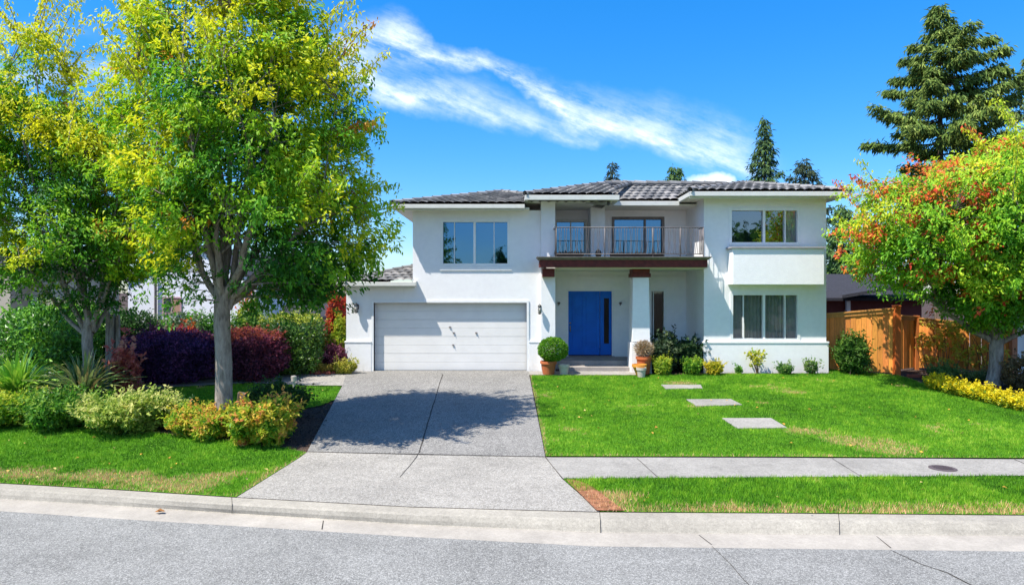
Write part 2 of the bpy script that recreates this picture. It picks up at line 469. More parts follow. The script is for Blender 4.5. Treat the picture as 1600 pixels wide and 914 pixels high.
for i in range(n):
    e = rows['e'][i]; V += [(e[0], e[1], -.136), (e[0], min(4.0, e[1]-2), -.08), (e[0], -3.0, -.12)]
P = [[i*3+k, i*3+k+1, (i+1)*3+k+1, (i+1)*3+k] for i in range(n-1) for k in range(2)]
mb = MB(); mb.add(V, P); tag(mb.build('road', M['asphalt']), kind='structure')

# base ground: one sheet to the horizon, dropped under the street
xs = [-2500, -60, -30, 0, 30, 60, 2500]
yr = [(-2500, -.3), (-3.2, -.3), (-3, -.3), (8.0, -.3), (8.2, -.3)]
V = []; P = []
prof = [(-2500, -.14), (-3.0, -.13), (-2.9, -.5)]
yb = {}
gx = [-2500, -80, -40] + [rows['b'][i][0] for i in range(n)] + [40, 80, 2500]
gx = sorted(set(round(x, 3) for x in gx)); bx = [p[0] for p in rows['b']]; by = [p[1] for p in rows['b']]
order = np.argsort(bx); bxs = np.array(bx)[order]; bys = np.array(by)[order]
def kerbY(x): return float(np.interp(x, bxs, bys))
lines = []
for x in gx:
    yk = kerbY(x)
    lines.append([(x, -2500, -.16), (x, -3.0, -.16), (x, -2.95, -.6), (x, yk - .05, -.6), (x, yk - .01, -.03), (x, 12.4, -.02), (x, 25.4, T(25.4) - .02), (x, 60, .6), (x, 2500, .6)])
for i in range(len(gx)):
    V += lines[i]
L = 9
for i in range(len(gx) - 1):
    for k in range(L - 1): P.append([i*L+k, (i+1)*L+k, (i+1)*L+k+1, i*L+k+1])
mb = MB(); mb.add(V, P); tag(mb.build('ground', M['soil']), kind='structure')

def kb(px, py_=None):       # point on the back of the kerb at picture column px
    return gp(px, interp(KX, KB, px), 0)
eps = .004
# driveway (aggregate), apron, sidewalk, walkway
drive = [gp(480, 706), gp(852, 714), gp(826, 583), gp(541, 580), gp(536, 601)]
drive[2] = (gp(826, 583)[0], 21.85); drive[3] = (gp(541, 580)[0], 21.85)
path_poly = [gp(541, 584), gp(480, 583), gp(430, 587), gp(330, 593), gp(230, 600), gp(60, 612), gp(60, 622), gp(240, 606), gp(390, 598), gp(480, 602), gp(536, 602.5)]
bp = [kb(x) for x in (370, 450, 550, 640, 740, 830, 937)]
apron = [gp(480, 706.5)] + [(bp[0][0], bp[0][1])] + bp[1:] + [gp(878, 748), gp(852, 714.4)]
sheet('driveway', drive, .012, M['drive'])
sheet('driveway_apron', apron, .008, M['apron'])
sheet('path', path_poly, .006, M['apron'])
walk = [gp(852.5, 714.4), gp(878.5, 747.5), gp(1600, 743), gp(2700, 742), gp(2700, 720), gp(1600, 717.5), gp(1200, 715)]
sheet('sidewalk', walk, .004, M['walk'])
front_walk = [(gp(827, 590)[0], 21.0), (3.95, 21.0), (3.95, 21.7), (gp(827, 586)[0], 21.7)]
sheet('porch_walkway', front_walk, .02, M['walk'])
# lawns
right_lawn = [gp(853, 713), gp(1200, 713.7), gp(1600, 716), gp(2700, 718.5), gp(2500, 690), gp(1800, 664), gp(1600, 641), gp(1540, 629), gp(1470, 611), gp(1432, 596), gp(1405, 587), gp(1300, 577), (10.3, 22.6), (10.0, 22.3), (10.0, 21.3), (6.2, 21.25), (3.9, 20.96), (gp(829, 590)[0], 20.96)]
strip = [gp(880, 749)] + [kb(x) for x in (938, 1100, 1250, 1400, 1600, 2000, 2600)] + [gp(2600, 744), gp(1600, 745)]
left_lawn = [gp(479, 707), kb(369)] + [kb(x) for x in (300, 240, 180, 100, 50, 0, -100, -300, -600, -900)] + [gp(-900, 655), gp(-400, 655), gp(0, 665), gp(90, 666), gp(170, 671), gp(230, 674), gp(270, 679), gp(330, 684), gp(370, 690), gp(430, 698)]
back_lawn = [gp(534, 604), gp(524, 624), gp(500, 634), gp(400, 650), gp(250, 655), gp(150, 640), gp(190, 612), gp(240, 608), gp(390, 600), gp(480, 603.5)]
lawns = {'front_right_lawn': right_lawn, 'grass_strip': strip, 'front_left_lawn': left_lawn, 'rear_left_lawn': back_lawn}
for nm, pl in lawns.items(): sheet(nm, pl, .012 if nm != 'rear_left_lawn' else .004, M['turf'])
# stepping stones
stones = [[(1128, 655), (1205, 655), (1230, 670), (1152, 671)], [(1072, 625.5), (1142, 625), (1160, 634), (1088, 636)], [(1033, 602.5), (1095, 602.5), (1098, 608), (1040, 609)]]
slab_lab = ['largest square concrete stepping stone in lawn, nearest the sidewalk', 'middle one of the three concrete stepping stones across the lawn', 'smallest looking concrete stepping stone in the lawn, nearest the shrubs by the house']
stone_polys = []
for st, lb in zip(stones, slab_lab):
    q = [gp(*p) for p in st]; stone_polys.append(q)
    a = [(x, y, T(y) + .035) for x, y in q]; b = [(x, y, T(y) - .05) for x, y in q]
    mb = MB(); mb.hexa(b[::-1], a[::-1]); o = mb.build('stepping_stone', M['walk'], bevel=.008); tag(o, lb, 'stepping stone', 'stepping stones in the lawn')

# joints and cracks in the paving: thin dark grooves lying in the surface
def groove(name, pts, w, off, zc=None, jitter=.01):
    P3 = []
    for i in range(len(pts) - 1):
        a, b = Vector(pts[i]), Vector(pts[i+1]); k = max(1, int((b - a).length / .35))
        for j in range(k): P3.append(a.lerp(b, j / k) + Vector((random.uniform(-jitter, jitter), random.uniform(-jitter, jitter))))
    P3.append(Vector(pts[-1])); V = []; P = []
    for i, p in enumerate(P3):
        d = (P3[min(i+1, len(P3)-1)] - P3[max(0, i-1)]).normalized(); s = Vector((-d.y, d.x)) * w * .5 * random.uniform(.6, 1.3)
        for q in (p + s, p - s):
            z = (T(q.y) if zc is None else zc(q.x, q.y)) + off; V.append((q.x, q.y, z))
    for i in range(len(P3) - 1): P.append([i*2, i*2+1, i*2+3, i*2+2])
    return V, P
mb = MB()
mb.add(*groove('j', [gp(692, 585), gp(684, 610), gp(672, 650), gp(655, 708)], .022, .016, jitter=.008))
mb.add(*groove('j', [gp(655, 708), gp(640, 728), gp(625, 746)], .015, .013, jitter=.008))
mb.add(*groove('j', [gp(480, 706.3), gp(660, 711), gp(852, 714.2)], .02, .015, jitter=.004))
mb.add(*groove('j', [gp(852, 714.2), gp(879, 748)], .02, .013, jitter=.006))
tag(mb.build('driveway_joints', M['crack']), kind='structure')
mb = MB()
for a, b in (((995, 716), (1027, 745)), ((1300, 716.5), (1345, 744)), ((1585, 718), (1650, 744))):
    mb.add(*groove('j', [gp(*a), gp(*b)], .014, .008, jitter=.003))
tag(mb.build('sidewalk_joints', M['crack']), kind='structure')
mb = MB()
rz = lambda x, y: -.1265
for a, b in (((1092, 835), (1112, 851)), ((1368, 836), (1392, 856)), ((505, 812.5), (503, 827))):
    mb.add(*groove('j', [gp(*a, -.128), gp(*b, -.135)], .012, .002, lambda x, y: -.131, .003))
def roadz(x, y):
    i = np.interp(x, sorted(p[0] for p in rows['e']), [p[1] for p in sorted(rows['e'])])
    y2 = min(4.0, i - 2); return -.136 + (i - y) / (i - y2) * .056
mb.add(*groove('j', [gp(1394, 860, -.13), gp(1440, 880, -.12), gp(1480, 892, -.115), gp(1525, 916, -.11)], .016, .004, roadz, .012))
mb.add(*groove('j', [gp(1113, 853, -.13), gp(1140, 880, -.12), gp(1178, 920, -.11)], .009, .004, roadz, .012))
tag(mb.build('road_cracks', M['crack']), kind='structure')
mb = MB()
for x in (362, 937, 1310):
    q = [kb(x), gp(x + 1, interp(KX, KF, x), 0), gp(x + 1, interp(KX, KG, x), -.13)]
    w = .004
    mb.add([(q[0][0]-w, q[0][1], .003), (q[0][0]+w, q[0][1], .003), (q[1][0]+w, q[1][1]-.006, .002), (q[1][0]-w, q[1][1]-.006, .002), (q[2][0]+w, q[2][1]-.012, -.122), (q[2][0]-w, q[2][1]-.012, -.122)], [[0,1,2,3],[3,2,4,5]])
tag(mb.build('kerb_joints', M['crack']), kind='structure')

mb = MB(); cx, cy = gp(1473, 732); mb.lathe(cx, cy, [(0.001, .016), (.2, .016), (.215, .012), (.215, -.01)], 24)
mb.add([], []);
for k in range(-4, 5): mb.box(cx - .15 + abs(k) * .012, cx + .15 - abs(k) * .012, cy + k * .035 - .006, cy + k * .035 + .006, .0165, .021)
tag(mb.build('utility_cover', M['cover']), 'small round dark iron cover set in the pale sidewalk', 'utility cover')

# ------------------------------------------------------------------ foliage toolkit
def unit(v): return v / np.maximum(np.linalg.norm(v, axis=1, keepdims=True), 1e-9)
def leaf_geo(P, D, N, L, W, fold=.18):
    """P base points, D directions, N approximate normals, L lengths, W widths -> verts, quads"""
    D = unit(D); S = unit(np.cross(D, N)); N2 = np.cross(S, D)
    L = L[:, None]; W = W[:, None]
    base = P; tip = P + D * L - N2 * L * .12
    mid = P + D * L * .45
    r = mid + S * W * .5 + N2 * W * fold; l = mid - S * W * .5 + N2 * W * fold
    V = np.stack([base, r, tip, l], 1).reshape(-1, 3)
    n = len(P); Fq = np.arange(n * 4, dtype=np.int32).reshape(n, 4)
    return V, Fq
def rand_dir(n): return unit(rng.normal(size=(n, 3)))
def pal(colors, f):
    """colors list of rgb, f in 0..1 -> interpolated rgb"""
    c = np.array(colors); x = np.clip(f, 0, 1) * (len(c) - 1)
    i = np.minimum(x.astype(int), len(c) - 2); t = (x - i)[:, None]
    return c[i] * (1 - t) + c[i + 1] * t
def nz(p, s=1.0, o=0.0):
    return np.array([mnoise.noise(Vector((float(a) * s + o, float(b) * s + o * .7, float(c) * s - o))) for a, b, c in p])
class Arr:
    def __init__(s): s.V = []; s.P = []; s.C = []; s.n = 0
    def add(s, V, P, C):
        s.V.append(np.asarray(V)); s.P += [np.asarray(P) + s.n]; s.C.append(np.asarray(C)); s.n += len(V)
    def tube(s, pts, rad, n, c):
        V, P = tube(pts, rad, n, False); V = np.array([tuple(v) for v in V]); s.add(V, np.array(P), np.tile(c, (len(V), 1)))
    def build(s, name, mat, parent=None, smooth=False, loc=None):
        return mesh_obj(name, np.concatenate(s.V), s.P, mat, parent, col=np.concatenate(s.C), smooth=smooth, loc=loc)

def bez(a, b, c, n):
    return [a * (1 - t) ** 2 + b * 2 * t * (1 - t) + c * t * t for t in np.linspace(0, 1, n)]

def tree(name, label, cat, tx, Yt, env, Yc, fork_py, trunk_r, nclump, nleaf, leafL, colfun, group=None, hole=None, shoots=20, nlimb=10, droop=.42, clsize=.3, barkm='bark', dk=.9):
    root = thing(name, ((tx - 800) / F * Yt, Yt, T(Yt)), label, cat, group)
    base = np.array(root.location); fork = np.array(at(tx + 8, fork_py, Yt))
    ev = np.array(env, float)
    def prof(z):
        py = 457 - (z - EYE) * F / Yc
        xl = np.interp(py, ev[:, 0], ev[:, 1]); xr = np.interp(py, ev[:, 0], ev[:, 2])
        return ((xl + xr) / 2 - 800) / F * Yc, (xr - xl) / 2 / F * Yc
    ztop = EYE + (457 - ev[0, 0]) * Yc / F; zbot = EYE + (457 - ev[-1, 0]) * Yc / F
    # clumps
    C = []; tries = 0
    while len(C) < nclump and tries < nclump * 30:
        tries += 1
        z = rng.uniform(zbot, ztop); cx, r = prof(z)
        if rng.uniform() > (r / 3.2) ** 1.2: continue
        th = rng.uniform(0, 2 * math.pi); k = rng.uniform() ** .42
        lob = 1 + .24 * mnoise.noise(Vector((math.cos(th) * 1.6, math.sin(th) * 1.6, z * .8 + base[0])))
        p = np.array([cx + math.cos(th) * r * k * lob, Yc + math.sin(th) * r * dk * k * lob, z])
        if mnoise.noise(Vector((p[0] * .85, p[1] * .85, p[2] * .85 + 9))) < -.12: continue
        if hole and hole(p, k): continue
        C.append((p, k, th))
    cp = np.array([c[0] for c in C])
    # limbs
    wood = Arr(); wc = (1, 1, 1)
    tr = []; nseg = 9
    lean = fork - base
    pts = [Vector(base + lean * t + np.array([.04 * math.sin(t * 5), .03 * math.cos(t * 4), 0])) for t in np.linspace(-.04, 1, nseg)]
    rad = [trunk_r * (1.45 - 2.2 * t if t < .12 else 1.18 - .22 * t) for t in np.linspace(0, 1, nseg)]
    rad[-1] = trunk_r * 1.05
    V, P = tube(pts, rad, 14, False)
    V = [v + Vector((mnoise.noise(v * 3.1), mnoise.noise(v * 3.1 + Vector((5, 0, 0))), 0)) * .022 for v in V]
    to = mesh_obj('trunk', [tuple(v) for v in V], P, M[barkm], root, smooth=True)
    samples = []
    for i in range(nlimb):
        th = 2 * math.pi * (i + rng.uniform(-.3, .3)) / nlimb * 1.618
        hz = rng.uniform(.45, .97) if i > nlimb // 3 else rng.uniform(.3, .5)
        z = fork[2] + (ztop - fork[2]) * hz
        cx, r = prof(z)
        kk = .55 if hz > .5 else .8
        end = np.array([cx + math.cos(th) * r * kk, Yc + math.sin(th) * r * kk * .9, z])
        st = fork + np.array([math.cos(th) * trunk_r * .5, math.sin(th) * trunk_r * .5, -rng.uniform(0.05, .5)])
        ctl = st * .55 + end * .45; ctl[2] = st[2] + (end[2] - st[2]) * (.35 if hz > .5 else .25)
        ctl[:2] += rng.normal(size=2) * .12
        pp = bez(st, ctl, end, 12); rr = list(np.linspace(trunk_r * rng.uniform(.42, .6), .018, 12))
        wood.tube([Vector(p + rng.normal(size=3) * .02) for p in pp], rr, 7, wc)
        samples += [(p, r_) for p, r_ in zip(pp, rr)][1:]
        for j in range(5):
            t = int(rng.integers(3, 10)); s0 = pp[t]
            cand = cp[rng.integers(0, len(cp), 14)]; d = np.linalg.norm(cand - s0, axis=1) + (cand[:, 2] < s0[2]) * 3
            e2 = cand[int(np.argmin(np.abs(d - 1.7)))]
            ct = s0 * .5 + e2 * .5 + np.array([0, 0, .12]); q = bez(s0, ct, e2, 7); r2 = list(np.linspace(rr[t] * .6, .01, 7))
            wood.tube([Vector(p) for p in q], r2, 5, wc); samples += [(p, r_) for p, r_ in zip(q, r2)][1:]
    S = np.array([s[0] for s in samples])
    for p, k, th in C:
        d = np.linalg.norm(S - p, axis=1) + np.maximum(S[:, 2] - p[2], 0) * 1.2
        j = int(np.argmin(d)); s0 = S[j]
        if np.linalg.norm(s0 - p) < .15: continue
        ct = (s0 + p) / 2 + np.array([0, 0, .1])
        wood.tube([Vector(q) for q in bez(s0, ct, p, 4)], [.013, .01, .008, .005], 3, wc)
    # leaves
    lv = Arr()
    per = rng.poisson(nleaf, len(C)); tot = int(per.sum())
    ci = np.repeat(np.arange(len(C)), per); cc = cp[ci]
    cs = rng.uniform(.6, 1.35, len(C))[ci] * clsize
    bunch = np.clip(rng.normal(size=(len(C), 7, 3)), -1.6, 1.6) * np.array([1, 1, .62])
    bi = rng.integers(0, 7, tot); off = bunch[ci, bi] * cs[:, None] + np.clip(rng.normal(size=(tot, 3)), -1.8, 1.8) * leafL * .62
    Pp = cc + off
    cxx = np.array([prof(z)[0] for z in cp[:, 2]])[ci]
    out = unit(np.stack([Pp[:, 0] - cxx, Pp[:, 1] - Yc, np.zeros(tot)], 1))
    bd = rng.normal(size=(len(C), 7, 3)) * .4
    D = out * .5 + bd[ci, bi] + np.array([0, 0, -droop]) + rng.normal(size=(tot, 3)) * .4
    N = out * .25 + np.array([-.2, -.25, 1.]) + rng.normal(size=(tot, 3)) * .3
    Ls = leafL * rng.uniform(.7, 1.3, tot)
    V, Q = leaf_geo(Pp, D, N, Ls, Ls * rng.uniform(.36, .55, tot))
    ck = np.array([c[1] for c in C])
    cn = nz(cp, .8, 3); rc = rng.uniform(size=len(C))
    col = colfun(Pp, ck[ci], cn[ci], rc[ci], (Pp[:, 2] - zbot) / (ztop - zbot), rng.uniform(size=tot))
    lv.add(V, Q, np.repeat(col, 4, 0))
    # shoots standing out of the crown
    for i in range(shoots):
        z = zbot + (ztop - zbot) * (rng.uniform(.45, 1) if i % 3 else rng.uniform(.1, .6)); cx, r = prof(z); th = rng.uniform(0, 2 * math.pi)
        if i % 2: th = random.choice([0, math.pi]) + rng.uniform(-.5, .5)
        a = np.array([cx + math.cos(th) * r * .8, Yc + math.sin(th) * r * .75, z])
        ln = rng.uniform(.7, 1.5); up = .9 if z > (ztop + zbot) / 2 else .3
        b = a + np.array([math.cos(th) * ln * .55, math.sin(th) * ln * .55, ln * up])
        c = b + np.array([math.cos(th) * .25, math.sin(th) * .25, -.05 if rng.uniform() < .6 else .2])
        pp = np.array(bez(a, b * .6 + a * .4 + np.array([0, 0, .15]), c, 10))
        wood.tube([Vector(p) for p in pp], list(np.linspace(.014, .004, 10)), 3, wc)
        m = 90; ti = rng.uniform(.05, 1, m) * 9; i0 = np.minimum(ti.astype(int), 8); fr = (ti - i0)[:, None]
        q = pp[i0] * (1 - fr) + pp[i0 + 1] * fr + rng.normal(size=(m, 3)) * .055
        D = rng.normal(size=(m, 3)) * .5 + np.array([0, 0, -.8]); Nn = rng.normal(size=(m, 3)) * .5 + np.array([0, 0, 1.])
        Ls = leafL * rng.uniform(.7, 1.25, m); V, Q = leaf_geo(q, D, Nn, Ls, Ls * .42)
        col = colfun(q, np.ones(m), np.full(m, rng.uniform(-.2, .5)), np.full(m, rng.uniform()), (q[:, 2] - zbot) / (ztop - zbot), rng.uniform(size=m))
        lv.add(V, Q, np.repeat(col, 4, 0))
    wood.build('branches', M[barkm], root, smooth=True)
    lv.build('crown', M['leaf'], root)
    return root

G_DK = (.03, .14, .012); G_MID = (.11, .34, .016); G_LIME = (.36, .58, .02); YEL = (.74, .72, .02); GOLD = (.75, .45, .03); RED = (.5, .045, .03); ORG = (.6, .19, .03)
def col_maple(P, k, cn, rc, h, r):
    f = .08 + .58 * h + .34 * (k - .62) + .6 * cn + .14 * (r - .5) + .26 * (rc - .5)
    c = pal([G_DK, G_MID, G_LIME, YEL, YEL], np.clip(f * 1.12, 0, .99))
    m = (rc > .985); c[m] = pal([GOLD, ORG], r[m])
    return c
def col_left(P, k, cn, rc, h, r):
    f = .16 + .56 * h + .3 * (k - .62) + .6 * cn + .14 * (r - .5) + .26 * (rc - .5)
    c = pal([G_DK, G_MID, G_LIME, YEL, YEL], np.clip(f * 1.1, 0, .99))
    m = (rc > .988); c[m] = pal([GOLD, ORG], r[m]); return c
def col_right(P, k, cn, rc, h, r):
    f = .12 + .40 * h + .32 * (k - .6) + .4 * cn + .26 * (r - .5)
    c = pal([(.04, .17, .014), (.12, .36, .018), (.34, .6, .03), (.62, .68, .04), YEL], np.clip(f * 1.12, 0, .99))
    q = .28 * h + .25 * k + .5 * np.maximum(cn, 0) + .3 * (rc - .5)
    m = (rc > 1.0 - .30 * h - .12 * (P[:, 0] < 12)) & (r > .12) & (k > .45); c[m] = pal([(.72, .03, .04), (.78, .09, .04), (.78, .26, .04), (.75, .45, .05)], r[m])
    # the red fringe along the top right
    m2 = (P[:, 0] > 13.6) & (h > .72) & (h < .9) & (r > .35) & (k > .5); c[m2] = pal([(.6, .06, .04), ORG], r[m2])
    return c

env_big = [(-70, 310, 400), (-30, 260, 445), (10, 232, 480), (60, 222, 512), (110, 212, 545), (170, 205, 568), (230, 208, 578), (300, 212, 588), (350, 222, 592), (400, 250, 586), (440, 275, 568), (474, 300, 530)]
def hole_big(p, k):
    px = 800 + p[0] * F / p[1]; py = 457 - (p[2] - EYE) * F / p[1]
    if 298 < px < 415 and py > 352 and p[1] < 15.6: return True
    if 320 < px < 395 and py > 300 and k < .75 and p[1] < 14.2: return rng.uniform() < .7
    return False
BIGY = 14.1
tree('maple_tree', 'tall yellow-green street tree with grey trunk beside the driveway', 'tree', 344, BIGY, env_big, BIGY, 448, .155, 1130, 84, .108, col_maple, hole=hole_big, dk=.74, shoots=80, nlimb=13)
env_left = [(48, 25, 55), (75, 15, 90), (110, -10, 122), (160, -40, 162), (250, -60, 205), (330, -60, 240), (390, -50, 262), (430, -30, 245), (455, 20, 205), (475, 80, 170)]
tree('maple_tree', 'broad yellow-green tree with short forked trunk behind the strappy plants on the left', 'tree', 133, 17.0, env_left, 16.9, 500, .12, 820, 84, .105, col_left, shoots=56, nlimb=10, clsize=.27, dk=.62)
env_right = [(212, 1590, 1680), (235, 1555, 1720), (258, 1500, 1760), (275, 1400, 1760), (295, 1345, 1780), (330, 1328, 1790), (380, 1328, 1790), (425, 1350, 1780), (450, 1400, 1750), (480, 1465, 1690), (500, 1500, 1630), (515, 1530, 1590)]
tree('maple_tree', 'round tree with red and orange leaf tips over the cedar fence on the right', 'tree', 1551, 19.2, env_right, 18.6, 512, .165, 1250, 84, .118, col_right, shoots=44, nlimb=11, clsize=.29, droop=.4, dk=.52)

# ---- conifers
def conifer(name, label, tx, Y, top_py, env, nb, zb, dens=1.0, spray=.3, cols=None, group=None, seed=0):
    root = thing(name, ((tx - 800) / F * Y, Y, T(Y)), label, 'conifer', group)
    zt = EYE + (457 - top_py) * Y / F; bx = root.location.x
    ev = np.array(env, float)
    tb = Arr(); tb.tube([Vector((bx, Y, .3)), Vector((bx + .05, Y, zt * .5)), Vector((bx, Y, zt))], [zt * .016, zt * .009, .02], 8, (1, 1, 1))
    tb.build('trunk', M['bark2'], root, smooth=True)
    br = Arr(); lv = Arr(); cols = cols or [(.04, .09, .03), (.09, .18, .05), (.2, .3, .08)]
    for i in range(nb):
        z = zb + (zt - zb) * (i + rng.uniform()) / nb
        py = 457 - (z - EYE) * F / Y
        wl = np.interp(py, ev[:, 0], ev[:, 1]) * Y / F; wr = np.interp(py, ev[:, 0], ev[:, 2]) * Y / F
        th = i * 2.399 + rng.uniform(-.4, .4); cs = math.cos(th)
        Rr = (wr if cs > 0 else wl) * rng.uniform(.45, 1.2)
        a = np.array([bx, Y, z]); dr = np.array([math.cos(th), math.sin(th), 0])
        b = a + dr * Rr * .55 + np.array([0, 0, -.02 * Rr]); c = a + dr * Rr + np.array([0, 0, Rr * rng.uniform(-.05, .28)])
        pp = np.array(bez(a, b, c, 8)); br.tube([Vector(p) for p in pp], list(np.linspace(.02 + Rr * .012, .008, 8)), 4, (1, 1, 1))
        m = int((10 + Rr * 34) * dens); t = rng.uniform(.12, 1, m) ** .8 * 7; i0 = np.minimum(t.astype(int), 6); fr = (t - i0)[:, None]
        q = pp[i0] * (1 - fr) + pp[i0 + 1] * fr
        side = np.array([-dr[1], dr[0], 0]); sgn = rng.choice([-1, 1], m)[:, None]; sl = (rng.uniform(0, 1, m) * (.14 + .22 * Rr * (1 - t / 9)))[:, None]
        q = q + side * sgn * sl + dr * sl * .3 + np.array([0, 0, -.12]) * sl
        for rep in range(4):
            o = q + rng.normal(size=(m, 3)) * spray * .3
            D = side * sgn * .4 + dr * .6 + np.array([0, 0, -.75]) + rng.normal(size=(m, 3)) * .45
            N = rng.normal(size=(m, 3)) * .5 + np.array([-.4, -.7, 1.])
            Ls = spray * rng.uniform(.6, 1.3, m); V, Q = leaf_geo(o, D, N, Ls, Ls * .24)
            bn = rng.uniform(-.2, .2)
            col = pal(cols, np.clip(.45 + bn + rng.uniform(-.4, .45, m), 0, .99)); lv.add(V, Q, np.repeat(col, 4, 0))
    br.build('branches', M['bark2'], root); lv.build('crown', M['needle'], root); return root
spruce_env = [(8, 1, 1), (30, 18, 14), (60, 30, 40), (75, 45, 88), (110, 60, 80), (150, 70, 90), (200, 95, 95), (240, 85, 110), (290, 70, 110), (400, 70, 110)]
conifer('spruce_tree', 'tall dark spruce rising behind the red-tipped tree on the right', 1468, 38, 10, spruce_env, 96, 5, 1.25, .36, [(.05, .09, .02), (.14, .22, .04), (.3, .36, .08)])
conifer('spruce_tree', 'dark spruce cut off by the right edge of the picture', 1608, 42, 92, [(92, 1, 1), (150, 40, 40), (200, 60, 60), (300, 90, 90), (400, 90, 90)], 44, 5, 1.1, .36, [(.05, .09, .03), (.13, .2, .05), (.26, .32, .09)])
conifer('fir_tree', 'slender pointed fir tip above the right wing roof', 1194, 48, 186, [(186, 1, 1), (230, 14, 14), (262, 20, 16), (290, 24, 30), (400, 40, 40)], 60, 8, .55, .36, [(.03, .07, .03), (.07, .14, .05), (.16, .24, .06)], 'fir tips seen over the roof')
conifer('fir_tree', 'loose fir tip over the right wing roof, right of the slender one', 1257, 50, 250, [(250, 2, 2), (270, 18, 16), (300, 28, 28), (400, 40, 40)], 40, 7, .5, .36, [(.03, .05, .03), (.06, .09, .05), (.1, .14, .06)], 'fir tips seen over the roof')
conifer('fir_tree', 'short bushy fir tip over the middle roof, near the small white cloud', 1055, 48, 262, [(262, 3, 3), (275, 11, 11), (300, 14, 14), (400, 20, 20)], 44, 7, .6, .34, None, 'fir tips seen over the roof')
conifer('fir_tree', 'thin sparse fir tip over the middle roof, leftmost of the four', 957, 48, 254, [(254, 1, 1), (270, 7, 6), (285, 12, 10), (300, 15, 15), (400, 20, 20)], 40, 7, .4, .32, [(.03, .05, .05), (.05, .08, .06), (.08, .12, .07)], 'fir tips seen over the roof')
conifer('fir_tree', 'dusky fir between the house corner and the red-tipped tree', 1316, 40, 322, [(322, 3, 3), (345, 16, 20), (400, 26, 34), (460, 40, 40)], 50, 2, .6, .36)

